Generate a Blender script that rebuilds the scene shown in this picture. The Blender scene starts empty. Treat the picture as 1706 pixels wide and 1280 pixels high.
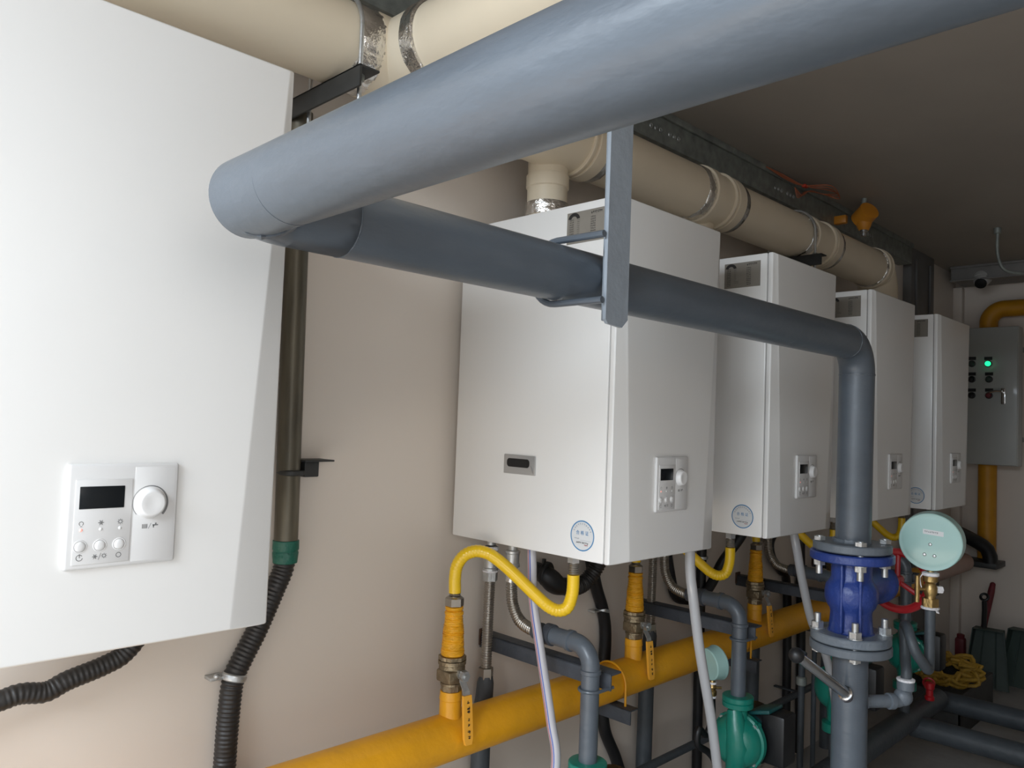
import bpy, bmesh, math, random
from mathutils import Vector, Matrix, Quaternion
random.seed(7)
S = bpy.context.scene
COL = S.collection
PI = math.pi

# ------------------------------------------------------------------ camera
YAW, PITCH, ROLL, FPX = 0.7882, 0.0462, 0.0368, 1302.9
CAM = Vector((0.0, -1.592, 1.47))
fw = Vector((math.cos(YAW)*math.cos(PITCH), math.sin(YAW)*math.cos(PITCH), math.sin(PITCH)))
r0 = Vector((math.sin(YAW), -math.cos(YAW), 0)); u0 = r0.cross(fw)
rt = r0*math.cos(ROLL)+u0*math.sin(ROLL); up = -r0*math.sin(ROLL)+u0*math.cos(ROLL)
cd = bpy.data.cameras.new('camera'); cam = bpy.data.objects.new('camera', cd); COL.objects.link(cam)
cd.sensor_fit = 'HORIZONTAL'; cd.sensor_width = 36.0; cd.lens = FPX/1706*36.0
cd.clip_start = 0.02; cd.clip_end = 60
M = Matrix((( rt.x, up.x, -fw.x, CAM.x), (rt.y, up.y, -fw.y, CAM.y), (rt.z, up.z, -fw.z, CAM.z), (0,0,0,1)))
cam.matrix_world = M
S.camera = cam

# ------------------------------------------------------------------ world, daylight, exposure
S.view_settings.view_transform = 'Standard'; S.view_settings.look = 'None'
S.view_settings.gamma = 1.0; S.view_settings.exposure = 0.0; S.view_settings.use_curve_mapping = False
w = bpy.data.worlds.new('daylight'); S.world = w; w.use_nodes = True
bg = w.node_tree.nodes['Background']; bg.inputs[0].default_value = (0.80, 0.90, 1.0, 1); bg.inputs[1].default_value = 1.2
def area(name, loc, target, sx, sy, power, col):
    l = bpy.data.lights.new(name, 'AREA'); l.shape = 'RECTANGLE'; l.size = sx; l.size_y = sy
    l.energy = power; l.color = col
    o = bpy.data.objects.new(name, l); COL.objects.link(o); o.location = loc
    o.rotation_euler = (Vector(target)-Vector(loc)).to_track_quat('-Z', 'Y').to_euler()
    return o
# daylight through the open end doors plus an added soft fill from the side by the camera
area('end_door_sky', (-2.3, -1.15, 3.35), (0.5, -0.95, 1.35), 3.2, 2.6, 465, (0.82, 0.91, 1.0))
area('side_fill', (-0.5, -3.7, 2.3), (-0.1, -0.6, 1.35), 2.2, 2.0, 46, (1.0, 0.95, 0.90))
area('end_door_ground_bounce', (-1.35, -1.10, 0.06), (-0.55, -0.9, 1.7), 2.0, 0.9, 22, (1.0, 0.83, 0.62))

# ------------------------------------------------------------------ materials
def mat(name, col, rough=0.5, metal=0.0, noise=0.0, nscale=8.0, bump=0.0, bscale=60.0, coat=0.0, emit=None, estr=0.0, stretch=None, spec=None, trans=0.0, col2=None, crough=0.08):
    m = bpy.data.materials.new(name); m.use_nodes = True
    nt = m.node_tree; b = nt.nodes['Principled BSDF']
    b.inputs['Base Color'].default_value = (*col, 1); b.inputs['Roughness'].default_value = rough
    b.inputs['Metallic'].default_value = metal
    if coat: b.inputs['Coat Weight'].default_value = coat; b.inputs['Coat Roughness'].default_value = crough
    if spec is not None: b.inputs['Specular IOR Level'].default_value = spec
    if trans: b.inputs['Transmission Weight'].default_value = trans
    if emit: b.inputs['Emission Color'].default_value = (*emit, 1); b.inputs['Emission Strength'].default_value = estr
    tc = nt.nodes.new('ShaderNodeTexCoord'); mp = nt.nodes.new('ShaderNodeMapping')
    nt.links.new(tc.outputs['Object'], mp.inputs[0])
    if stretch: mp.inputs['Scale'].default_value = stretch
    if noise or col2:
        n = nt.nodes.new('ShaderNodeTexNoise'); n.inputs['Scale'].default_value = nscale; n.inputs['Detail'].default_value = 5
        nt.links.new(mp.outputs[0], n.inputs['Vector'])
        cr = nt.nodes.new('ShaderNodeValToRGB')
        c2 = col2 if col2 else tuple(max(0, c*(1-noise)) for c in col)
        c1 = col if col2 else tuple(min(1, c*(1+noise)) for c in col)
        cr.color_ramp.elements[0].position = 0.3; cr.color_ramp.elements[1].position = 0.7
        cr.color_ramp.elements[0].color = (*c2, 1); cr.color_ramp.elements[1].color = (*c1, 1)
        nt.links.new(n.outputs['Fac'], cr.inputs[0]); nt.links.new(cr.outputs[0], b.inputs['Base Color'])
    if bump:
        n2 = nt.nodes.new('ShaderNodeTexNoise'); n2.inputs['Scale'].default_value = bscale; n2.inputs['Detail'].default_value = 4
        nt.links.new(mp.outputs[0], n2.inputs['Vector'])
        bp = nt.nodes.new('ShaderNodeBump'); bp.inputs['Strength'].default_value = bump; bp.inputs['Distance'].default_value = 0.01
        nt.links.new(n2.outputs['Fac'], bp.inputs['Height']); nt.links.new(bp.outputs[0], b.inputs['Normal'])
    return m
WHITE = mat('white powder coat', (0.80, 0.79, 0.77), 0.38, noise=0.012, nscale=3, coat=0.35, crough=0.16)
PANEL = mat('white panel plastic', (0.65, 0.64, 0.63), 0.4)
BUTTON = mat('white button plastic', (0.72, 0.71, 0.70), 0.35, coat=0.15)
SEAM = mat('seam shadow gap', (0.30, 0.29, 0.28), 0.6)
SCREEN = mat('black display glass', (0.006, 0.008, 0.010), 0.25, spec=0.25)
PRINT = mat('grey print', (0.16, 0.16, 0.16), 0.6)
BLUEP = mat('blue print', (0.05, 0.22, 0.45), 0.5)
REDP = mat('red print', (0.35, 0.03, 0.04), 0.5)
PLATE = mat('grey rating plate', (0.23, 0.21, 0.18), 0.45, noise=0.05, nscale=20)
PLATEK = mat('rating plate ink', (0.015, 0.013, 0.012), 0.6)
STICK = mat('sticker paper', (0.68, 0.69, 0.69), 0.4)
LEDR = mat('red indicator lamp', (0.9, 0.5, 0.45), 0.3, emit=(1.0, 0.25, 0.2), estr=0.6)
LEDW = mat('clear indicator lamp', (0.75, 0.75, 0.74), 0.2)
LEDG = mat('lit green lamp', (0.0, 0.6, 0.25), 0.3, emit=(0.02, 1.0, 0.38), estr=1.3)
CHROME = mat('chrome', (0.72, 0.72, 0.72), 0.18, 1.0)
NICKEL = mat('satin nickel plate', (0.50, 0.50, 0.50), 0.36, 0.6)
STEEL = mat('stainless steel', (0.40, 0.37, 0.33), 0.28, 1.0)
ZINC = mat('zinc plated steel', (0.55, 0.56, 0.56), 0.38, 0.85, noise=0.15, nscale=40, bump=0.1, bscale=150)
GALV = mat('galvanised steel', (0.26, 0.28, 0.26), 0.5, 0.35, noise=0.25, nscale=25)
GREY = mat('grey pipe paint', (0.080, 0.097, 0.118), 0.42, noise=0.10, nscale=14, bump=0.25, bscale=45, stretch=(0.35, 0.35, 1.0), coat=0.4, crough=0.28)
GREYL = mat('light grey pipe paint', (0.125, 0.145, 0.168), 0.42, noise=0.08, nscale=14, bump=0.25, bscale=45)
BARLIT = mat('brightened blue grey bar paint', (0.235, 0.265, 0.30), 0.45, noise=0.06, nscale=14, bump=0.2, bscale=45)  # pipe grey lightened so the colour carries the camera-side light on the bar
YSHADE = mat('shaded ochre yellow pipe paint', (0.55, 0.25, 0.008), 0.5, noise=0.1, nscale=10)  # browner gas yellow, with the dim light of the far end put into it
GREYD = mat('dark grey pipe paint', (0.060, 0.070, 0.080), 0.5, noise=0.15, nscale=14, bump=0.2, bscale=50)
BRACK = mat('dark bracket paint', (0.055, 0.062, 0.075), 0.5, noise=0.15, nscale=20, bump=0.2)
BLACKM = mat('black painted steel', (0.028, 0.029, 0.028), 0.5, noise=0.2, nscale=20)
RUST = mat('brown rust', (0.10, 0.055, 0.035), 0.8, noise=0.4, nscale=60, bump=0.6, bscale=120)
YELLOW = mat('yellow gas pipe paint', (0.80, 0.37, 0.010), 0.42, noise=0.07, nscale=10, bump=0.2, bscale=40, coat=0.1, crough=0.3)
YTAPE = mat('yellow sealing tape', (0.82, 0.38, 0.010), 0.42, noise=0.12, nscale=30, bump=0.9, bscale=70, stretch=(0.5, 0.5, 2.0))
YHOSE = mat('yellow sleeve plastic', (0.86, 0.55, 0.010), 0.28, coat=0.3)
YHAND = mat('orange yellow lever grip', (0.85, 0.40, 0.04), 0.4)
BRASS = mat('brass', (0.42, 0.29, 0.12), 0.35, 0.9, noise=0.2, nscale=40, bump=0.15, bscale=120)
BRASSD = mat('dull valve brass', (0.28, 0.22, 0.14), 0.42, 0.8, noise=0.2, nscale=40, bump=0.3, bscale=120)
PTFE = mat('white thread tape', (0.85, 0.83, 0.85), 0.6, bump=0.5, bscale=200)
CREAM = mat('cream duct plastic', (0.84, 0.73, 0.56), 0.42, noise=0.03, nscale=5, coat=0.1, crough=0.3)
FOIL = mat('aluminium foil tape', (0.78, 0.76, 0.73), 0.24, 1.0, bump=1.0, bscale=34)
FOILS = mat('smooth foil tape', (0.60, 0.59, 0.57), 0.26, 1.0, bump=0.5, bscale=25)
BLUE = mat('blue valve paint', (0.018, 0.045, 0.22), 0.4, noise=0.12, nscale=12, bump=0.35, bscale=60, coat=0.2, crough=0.25)
GASKET = mat('black gasket', (0.01, 0.01, 0.01), 0.7)
RED = mat('red handwheel paint', (0.50, 0.010, 0.018), 0.35, coat=0.3)
REDD = mat('dull red paint', (0.16, 0.018, 0.025), 0.5, noise=0.2, nscale=30)
GAUGE = mat('pale green gauge enamel', (0.36, 0.56, 0.52), 0.35, coat=0.3, noise=0.04, nscale=10)
DIAL = mat('gauge dial white', (0.55, 0.58, 0.56), 0.4)
GREEN = mat('green pump paint', (0.004, 0.20, 0.145), 0.36, noise=0.08, nscale=14, bump=0.15, bscale=50, coat=0.3, crough=0.2)
GREENT = mat('green tape', (0.010, 0.11, 0.075), 0.45, bump=0.4, bscale=60)
GREENS = mat('dark green plastic', (0.030, 0.052, 0.042), 0.5, noise=0.1, nscale=20)
BLACKP = mat('black plastic', (0.007, 0.007, 0.008), 0.45)
BLACKH = mat('black corrugated plastic', (0.020, 0.018, 0.017), 0.42)
DRAIN = mat('clear braided hose', (0.50, 0.49, 0.52), 0.22, coat=0.6, spec=0.6)
DRAING = mat('grey translucent hose', (0.40, 0.40, 0.41), 0.25, coat=0.6, spec=0.6)
STRB = mat('blue hose stripe', (0.06, 0.10, 0.42), 0.4)
STRR = mat('red hose stripe', (0.45, 0.10, 0.16), 0.4)
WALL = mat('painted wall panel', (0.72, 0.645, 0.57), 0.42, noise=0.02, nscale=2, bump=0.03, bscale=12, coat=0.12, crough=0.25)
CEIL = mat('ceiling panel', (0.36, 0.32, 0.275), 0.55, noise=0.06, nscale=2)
FLOORM = mat('grey floor', (0.32, 0.31, 0.30), 0.6, noise=0.12, nscale=6, bump=0.2, bscale=30)
BEAM = mat('beam steel', (0.25, 0.24, 0.23), 0.5, noise=0.12, nscale=8)
CABIN = mat('cabinet enamel', (0.42, 0.43, 0.41), 0.4, coat=0.2)
COPPER = mat('red copper wire', (0.45, 0.13, 0.06), 0.5)
PINK = mat('pinkish brown pipe end', (0.46, 0.31, 0.25), 0.5, noise=0.06, nscale=10)
ROPE = mat('yellow coiled hose', (0.42, 0.25, 0.03), 0.6, noise=0.25, nscale=50)
CRATE = mat('dark crate', (0.035, 0.035, 0.034), 0.6, noise=0.3, nscale=20)
ORANGE = mat('orange detector enamel', (0.62, 0.24, 0.02), 0.4)

# ------------------------------------------------------------------ mesh helpers
def frame(d):
    d = Vector(d).normalized()
    a = Vector((0, 0, 1)) if abs(d.z) < 0.9 else Vector((1, 0, 0))
    x = a.cross(d).normalized(); y = d.cross(x).normalized()
    return x, y, d
def spline(pts, step=0.01):
    P = [Vector(p) for p in pts]
    if len(P) == 2:
        n = max(1, int((P[1]-P[0]).length/step)); return [P[0].lerp(P[1], i/n) for i in range(n+1)]
    out = []
    E = [P[0]*2-P[1]] + P + [P[-1]*2-P[-2]]
    for i in range(1, len(E)-2):
        a, b, c, d = E[i-1:i+3]
        n = max(2, int((c-b).length/step))
        for k in range(n):
            t = k/n
            out.append(0.5*((2*b)+(c-a)*t+(2*a-5*b+4*c-d)*t*t+(3*b-a-3*c+d)*t**3))
    out.append(P[-1]); return out
def arc_corner(pts, rad, n=10):
    """polyline with its inner corners rounded to bends of a given radius"""
    P = [Vector(p) for p in pts]; out = [P[0]]
    for i in range(1, len(P)-1):
        a = (P[i-1]-P[i]).normalized(); b = (P[i+1]-P[i]).normalized()
        ang = a.angle(b); t = rad/math.tan(ang/2)
        c = P[i]+(a+b).normalized()*(rad/math.sin(ang/2))
        s = P[i]+a*t-c; e = P[i]+b*t-c
        ax = s.cross(e).normalized(); tot = s.angle(e)
        for k in range(n+1):
            out.append(c+Quaternion(ax, tot*k/n) @ s)
    out.append(P[-1]); return out
class MB:
    def __init__(s): s.v = []; s.f = []; s.m = []
    def add(s, vs, fs, mi=0):
        o = len(s.v); s.v += [Vector(x) for x in vs]
        for f in fs: s.f.append([i+o for i in f]); s.m.append(mi)
        return s
    def box(s, lo, hi, bev=0.0, mi=0, seg=2, mtx=None):
        bm = bmesh.new(); bmesh.ops.create_cube(bm, size=1)
        lo = Vector(lo); hi = Vector(hi); c = (lo+hi)/2; d = hi-lo
        for v in bm.verts: v.co = Vector((v.co.x*d.x, v.co.y*d.y, v.co.z*d.z))
        if bev: bmesh.ops.bevel(bm, geom=list(bm.edges), offset=bev, segments=seg, affect='EDGES', profile=0.5)
        for v in bm.verts:
            v.co = (mtx @ v.co if mtx else v.co)+c
        bm.verts.index_update()
        s.add([v.co.copy() for v in bm.verts], [[v.index for v in f.verts] for f in bm.faces], mi); bm.free(); return s
    def tube(s, pts, r, n=16, cap=True, mi=0, mfun=None):
        P = [Vector(p) for p in pts]; N = len(P)
        R = r if callable(r) else (lambda i, l: r)
        T = [(P[min(i+1, N-1)]-P[max(i-1, 0)]).normalized() for i in range(N)]
        x, y, _ = frame(T[0]); L = 0.0; vs = []; fs = []; ms = []
        for i in range(N):
            if i:
                L += (P[i]-P[i-1]).length
                q = T[i-1].rotation_difference(T[i]); x = q @ x
                x = (x-T[i]*x.dot(T[i])).normalized()
            y = T[i].cross(x); rr = R(i, L)
            for k in range(n):
                a = 2*PI*k/n; vs.append(P[i]+(x*math.cos(a)+y*math.sin(a))*rr)
        for i in range(N-1):
            for k in range(n):
                fs.append([i*n+k, i*n+(k+1) % n, (i+1)*n+(k+1) % n, (i+1)*n+k]); ms.append(mfun(k) if mfun else mi)
        if cap:
            fs.append(list(range(n))[::-1]); ms.append(mi); fs.append([(N-1)*n+k for k in range(n)]); ms.append(mi)
        o = len(s.v); s.v += vs
        for f, m_ in zip(fs, ms): s.f.append([i+o for i in f]); s.m.append(m_)
        return s
    def cyl(s, a, b, r, r2=None, n=20, cap=True, mi=0):
        a = Vector(a); b = Vector(b); r2 = r if r2 is None else r2
        return s.tube([a, b], lambda i, l: r if i == 0 else r2, n, cap, mi)
    def lathe(s, o, d, prof, n=32, mi=0, cap=True):
        """prof = list of (height, radius) along d"""
        o = Vector(o); x, y, d = frame(d); vs = []; fs = []; N = len(prof)
        for h, r in prof:
            for k in range(n):
                a = 2*PI*k/n; vs.append(o+d*h+(x*math.cos(a)+y*math.sin(a))*r)
        for i in range(N-1):
            for k in range(n): fs.append([i*n+k, i*n+(k+1) % n, (i+1)*n+(k+1) % n, (i+1)*n+k])
        if cap: fs.append(list(range(n))[::-1]); fs.append([(N-1)*n+k for k in range(n)])
        return s.add(vs, fs, mi)
    def torus(s, c, d, R, r, n=40, k=10, mi=0, a0=0.0, a1=2*PI, flat=1.0, xdir=None):
        c = Vector(c); x, y, d = frame(d)
        if xdir is not None: x = Vector(xdir).normalized(); y = d.cross(x)
        full = abs(a1-a0-2*PI) < 1e-6; vs = []; fs = []; N = n if full else n+1
        for i in range(N):
            a = a0+(a1-a0)*i/n; e = x*math.cos(a)+y*math.sin(a)
            for j in range(k):
                b = 2*PI*j/k; vs.append(c+e*(R+r*math.cos(b))+d*(r*flat*math.sin(b)))
        for i in range(n):
            i2 = (i+1) % N if full else i+1
            for j in range(k): fs.append([i*k+j, i2*k+j, i2*k+(j+1) % k, i*k+(j+1) % k])
        if not full: fs.append(list(range(k))); fs.append([n*k+j for j in range(k)][::-1])
        return s.add(vs, fs, mi)
    def sphere(s, c, r, n=20, k=12, mi=0):
        return s.lathe(Vector(c)-Vector((0, 0, r)), (0, 0, 1), [(r-r*math.cos(PI*i/k), max(1e-5, r*math.sin(PI*i/k))) for i in range(k+1)], n, mi)
    def hexn(s, a, b, r, mi=0):
        return s.tube([a, b], r, 6, True, mi)
    def quad(s, p, mi=0): return s.add(p, [list(range(len(p)))], mi)
    def build(s, name, mats, parent=None, angle=35):
        me = bpy.data.meshes.new(name)
        off = Vector((0, 0, 0)); q = parent
        while q is not None: off += q.location; q = q.parent
        me.from_pydata([tuple(v-off) for v in s.v], [], s.f)
        for m_ in (mats if isinstance(mats, (list, tuple)) else [mats]): me.materials.append(m_)
        for p, mi in zip(me.polygons, s.m): p.material_index = mi; p.use_smooth = True
        bm = bmesh.new(); bm.from_mesh(me); bmesh.ops.recalc_face_normals(bm, faces=bm.faces); bm.to_mesh(me); bm.free()
        me.set_sharp_from_angle(angle=math.radians(angle)); me.update()
        o = bpy.data.objects.new(name, me); COL.objects.link(o)
        if parent is not None: o.parent = parent
        return o
def tag(o, label, cat, group=None, kind=None):
    if label: o['label'] = label
    if cat: o['category'] = cat
    if group: o['group'] = group
    if kind: o['kind'] = kind
    return o
def thing(name, loc, label, cat, group=None):
    o = bpy.data.objects.new(name, None); COL.objects.link(o); o.location = loc; o.empty_display_size = 0.05
    return tag(o, label, cat, group)
def struct(o): o['kind'] = 'structure'; return o
def copy_tree(o, shift, label):
    r = o.copy(); COL.objects.link(r); r.location = o.location+Vector(shift); r['label'] = label
    for ch in list(o.children):
        c = ch.copy(); COL.objects.link(c); c.parent = r
        for g in list(ch.children):
            h = g.copy(); COL.objects.link(h); h.parent = c
    return r
def text_geo(s, size):
    cu = bpy.data.curves.new('t', 'FONT'); cu.body = s; cu.size = size; cu.align_x = 'CENTER'; cu.align_y = 'CENTER'; cu.resolution_u = 2
    o = bpy.data.objects.new('t', cu); COL.objects.link(o)
    dg = bpy.context.evaluated_depsgraph_get(); me = o.evaluated_get(dg).to_mesh()
    vs = [v.co.copy() for v in me.vertices]; fs = [list(p.vertices) for p in me.polygons]
    o.evaluated_get(dg).to_mesh_clear(); bpy.data.objects.remove(o); bpy.data.curves.remove(cu)
    return vs, fs

# ------------------------------------------------------------------ room shell
XE, XB, YW, YR, ZC = -1.05, 5.80, 0.03, -2.36, 2.56
struct(MB().box((XE-0.1, YR-0.1, -0.1), (XB+0.1, YW+0.1, 0)).build('floor', FLOORM))
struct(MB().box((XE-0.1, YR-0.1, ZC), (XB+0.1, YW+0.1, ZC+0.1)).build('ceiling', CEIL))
struct(MB().box((XE-0.1, YW, 0), (XB+0.1, YW+0.1, ZC)).build('wall_left', WALL))
struct(MB().box((XB, YR, 0), (XB+0.1, YW, ZC)).build('wall_back', WALL))
b = MB(); b.box((XE, YR-0.1, 0), (-1.0, YR, ZC)); b.box((0.15, YR-0.1, 0), (XB, YR, ZC)); b.box((-1.0, YR-0.1, 2.2), (0.15, YR, ZC))  # opening near the camera added to let the side fill in
struct(b.build('wall_right', WALL))
b = MB(); b.box((XE-0.1, YR, 2.50), (XE, YW, ZC)); b.box((XE-0.1, YR, 0), (XE, YR+0.1, 2.50)); b.box((XE-0.1, YW-0.1, 0), (XE, YW, 2.50))
struct(b.build('wall_front', WALL))
# long galvanised channel in the angle of wall and ceiling, with slots punched in it
b = MB(); b.box((XE, -0.045, 2.445), (4.72, YW, 2.455)); b.box((XE, -0.045, 2.455), (4.72, -0.037, ZC), 0.002)
b.box((XE, -0.056, 2.535), (4.72, -0.045, ZC), 0.002)
for x in [i*0.9+0.36 for i in range(0, 5)]:
    for k in range(7):
        if k == 3: continue
        b.torus((x+k*0.028, -0.0460, 2.49), (0, -1, 0), 0.007, 0.0022, 12, 5, 1)
struct(b.build('trim_1', [GALV, ZINC]))
# beam along the head of the back wall, corner flange, and an added post standing in for shade on the left wall
b = MB(); b.box((5.52, YR, 2.47), (XB, -0.02, ZC), 0.004); b.box((5.50, YR, 2.462), (5.55, -0.02, 2.474), 0.002); b.box((5.50, YR, 2.545), (5.55, -0.02, ZC-0.001), 0.002)
struct(b.build('trim_2', BEAM))
b = MB(); b.box((4.80, -0.018, 0), (5.20, YW, ZC-0.001), 0.004); b.box((4.86, -0.03, 0), (4.90, -0.018, 2.5), 0.003); b.box((5.10, -0.03, 0), (5.14, -0.018, 2.5), 0.003)
struct(b.build('trim_3', mat('wall shade tone', (0.16, 0.155, 0.15), 0.5, noise=0.1)))  # dark colour stands for the wall panel lying in shade
struct(MB().box((5.745, -0.025, 0), (XB, YW, 2.462), 0.004).build('trim_4', WALL))

# ------------------------------------------------------------------ boilers
ZB, ZT, BW, BD = 1.159, 1.984, 0.428, 0.509
XL = [0.145, 1.379, 2.1036, 2.849, 3.573]
BL = ['white boiler nearest the camera, filling the left edge of the picture',
      'white boiler behind the grey hanging bar, showing its recessed chrome handle',
      'white boiler whose front is crossed by the drop elbow of the grey pipe',
      'white boiler just to the right of the vertical grey pipe',
      'white boiler farthest away, beside the grey control cabinet']
def glyph_strokes(b, org, ux, uz, n, wch, h, mi, seed, gap=1.25):
    """row of small illegible printed characters"""
    rr = random.Random(seed); org = Vector(org); nrm = ux.cross(uz)
    for i in range(n):
        o = org+ux*(i*wch*gap)
        for k in range(3):
            z = rr.uniform(0.1, 0.85)*h; l = rr.uniform(0.5, 1.0)*wch; s0 = rr.uniform(0, wch-l+1e-6); t = h*0.19
            b.quad([o+ux*s0+uz*z, o+ux*(s0+l)+uz*z, o+ux*(s0+l)+uz*(z+t), o+ux*s0+uz*(z+t)], mi)
        s0 = rr.uniform(0.2, 0.7)*wch; t = wch*0.22
        b.quad([o+ux*s0, o+ux*(s0+t), o+ux*(s0+t)+uz*h, o+ux*s0+uz*h], mi)
def make_boiler(x):
    root = thing('boiler', (x, 0, ZB), BL[0], 'boiler', 'white wall-hung boilers in a row')
    X1 = x+BW
    MB().box((x, -BD, ZB), (X1, 0.0, ZT), 0.004).build('casing', WHITE, root)
    # front cover: straight rim, then flanks that widen towards the bottom
    b = MB(); ct, cb = 0.012, 0.061; ya, yb, yc = -0.512, -0.525, -0.5365
    rings = []
    def rect(x0, x1, z0, z1, y): return [Vector((x0, y, z0)), Vector((x1, y, z0)), Vector((x1, y, z1)), Vector((x0, y, z1))]
    V = rect(x, X1, ZB, ZT, ya)+rect(x, X1, ZB, ZT, yb)
    V += [Vector((x+cb, yc, ZB+0.004)), Vector((X1-cb, yc, ZB+0.004)), Vector((X1-ct, yc, ZT-0.006)), Vector((x+ct, yc, ZT-0.006))]
    F = [[0, 1, 2, 3], [8, 9, 10, 11]]
    for a in (0, 4):
        for k in range(4): F.append([a+k, a+(k+1) % 4, a+4+(k+1) % 4, a+4+k])
    bm = bmesh.new(); vv = [bm.verts.new(v) for v in V]
    for f in F: bm.faces.new([vv[i] for i in f])
    bmesh.ops.recalc_face_normals(bm, faces=bm.faces)
    bmesh.ops.bevel(bm, geom=[e for e in bm.edges], offset=0.0025, segments=2, affect='EDGES', profile=0.5)
    bm.verts.index_update(); b.add([v.co.copy() for v in bm.verts], [[v.index for v in f.verts] for f in bm.faces]); bm.free()
    b.box((x+0.004, -0.5125, ZB+0.004), (X1-0.004, -0.506, ZT-0.004), 0, 1)
    b.build('front_cover', [WHITE, SEAM], root, 25)
    # control panel
    px0, px1, pz0, pz1 = x+0.148, x+0.281, 1.268, 1.397; yf = yc
    ux, uz = Vector((1, 0, 0)), Vector((0, 0, 1))
    b = MB(); b.box((px0, yf-0.007, pz0), (px1, yf+0.001, pz1), 0.0035, 0, 3)
    b.box((px0+0.0085, yf-0.0082, pz0+0.006), (px0+0.075, yf-0.006, pz1-0.019), 0.001)
    b.box((px0+0.0775, yf-0.0074, pz0+0.0045), (px1-0.0045, yf-0.006, pz1-0.0045), 0.0004)
    yp = yf-0.0084
    def sym(kind, cx, cz, r):
        o = Vector((cx, yp, cz))
        if kind == 'power':
            b.torus(o, (0, -1, 0), r, r*0.11, 16, 4, 1, 0.6-PI/2+PI/2, 2*PI-0.1, 0.2)
            b.box((cx-r*0.1, yp-0.0002, cz), (cx+r*0.1, yp+0.0002, cz+r*1.25), 0, 1)
        if kind == 'sun':
            b.torus(o, (0, -1, 0), r*0.6, r*0.12, 14, 4, 1, flat=0.2)
            for k in range(8):
                a = k*PI/4; d = Vector((math.cos(a), 0, math.sin(a))); b.cyl(o+d*r*0.8, o+d*r*1.05, r*0.09, n=4, mi=1)
        if kind == 'ring': b.torus(o, (0, -1, 0), r*0.8, r*0.12, 18, 4, 1, flat=0.2)
        if kind == 'bulb':
            b.torus(o, (0, -1, 0), r*0.7, r*0.1, 14, 4, 1, -1.0, PI+1.0, 0.2, (1, 0, 0))
            b.box((cx-r*0.3, yp-0.0002, cz-r*1.1), (cx+r*0.3, yp+0.0002, cz-r*0.95), 0, 1)
        if kind == 'snow':
            for k in range(3):
                a = k*PI/3; d = Vector((math.cos(a), 0, math.sin(a))); b.cyl(o-d*r, o+d*r, r*0.1, n=4, mi=1)
            b.torus(o, (0, -1, 0), r*0.55, r*0.08, 6, 4, 1, flat=0.2)
    sx = [x+0.165+0.0225*k for k in range(3)]
    for k, kd in enumerate(('bulb', 'snow', 'sun')): sym(kd, sx[k], 1.3245, 0.0034)
    sym('power', sx[0], 1.283, 0.0036); sym('snow', sx[1]-0.005, 1.283, 0.0032); sym('sun', sx[1]+0.0055, 1.2835, 0.0032); sym('ring', sx[2], 1.283, 0.0036)
    b.cyl((sx[1]-0.001, yp, 1.279), (sx[1]+0.0015, yp, 1.287), 0.0003, n=4, mi=1)
    kx, kz = x+0.245, 1.3465
    for k in range(4): b.box((kx-0.008+k*0.0018, yp+0.0008, 1.3135), (kx-0.007+k*0.0018, yp+0.0014, 1.319), 0, 1)
    b.cyl((kx, yp+0.001, 1.313), (kx+0.003, yp+0.001, 1.320), 0.0003, n=4, mi=1)
    b.box((kx+0.005, yp+0.0008, 1.3165), (kx+0.012, yp+0.0014, 1.318), 0, 1); b.box((kx+0.0055, yp+0.0008, 1.314), (kx+0.007, yp+0.0014, 1.3175), 0, 1); b.box((kx+0.008, yp+0.0008, 1.318), (kx+0.010, yp+0.0014, 1.320), 0, 1)
    # graduated arc round the knob, thickening to the right
    A0, A1 = -0.75, PI+0.75
    for k in range(40):
        a = A0+(A1-A0)*k/40; a2 = A0+(A1-A0)*(k+1)/40; wd = 0.0006+0.0024*max(0, 1-k/24)
        def q(a, r): return Vector((kx+math.cos(a)*r, yp+0.0008, kz+math.sin(a)*r))
        b.quad([q(a, 0.0211), q(a2, 0.0211), q(a2, 0.0211+wd), q(a, 0.0211+wd)], 1)
    pn = b.build('control_panel', [PANEL, PRINT], root)
    MB().box((x+0.1615, yf-0.0088, 1.342), (x+0.2135, yf-0.0075, 1.3695), 0.0005).build('display', SCREEN, pn)
    kb = MB(); kb.lathe((kx, yf-0.007, kz), (0, -1, 0), [(0, 0.0200), (0.002, 0.0200), (0.0028, 0.0190), (0.0098, 0.0170), (0.0118, 0.0158), (0.0123, 0.0138), (0.0116, 0.008), (0.0114, 0.0001)], 40)
    kb.build('knob', BUTTON, pn, 50)
    for k in range(3):
        q = MB(); q.torus((sx[k], yf-0.0082, 1.2965), (0, -1, 0), 0.0073, 0.0008, 24, 6); q.lathe((sx[k], yf-0.0078, 1.2965), (0, -1, 0), [(0, 0.0064), (0.0012, 0.0062), (0.0022, 0.005), (0.0026, 0.0025), (0.0026, 0.0001)], 24)
        q.build('button', BUTTON, pn, 60)
        q = MB(); q.lathe((sx[k], yf-0.0081, 1.3165), (0, -1, 0), [(0, 0.0022), (0.0008, 0.0016), (0.001, 0.0001)], 12)
        q.build('indicator_light', LEDR if k == 0 else LEDW, pn, 60)
    # rating plate on the left flank
    b = MB(); xs = x-0.0008; y0, y1, z0, z1 = -0.372, -0.4885, 1.889, 1.964
    b.box((xs, y1, z0), (x+0.0004, y0, z1)); xs -= 0.0003
    uy = Vector((0, -1, 0))
    def P(t, s): return Vector((xs, y0+(y1-y0)*t, z0+(z1-z0)*s))
    for k in range(12):     # black swoosh logo
        a, a2 = PI-0.15-k*0.24, PI-0.15-(k+1)*0.24
        def e(a, r): return P(0.185+math.cos(a)*r*0.72, 0.765+math.sin(a)*r)
        ri = 0.105
        b.quad([e(a, 0.215), e(a2, 0.215), e(a2, ri), e(a, ri)], 1)
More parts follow.
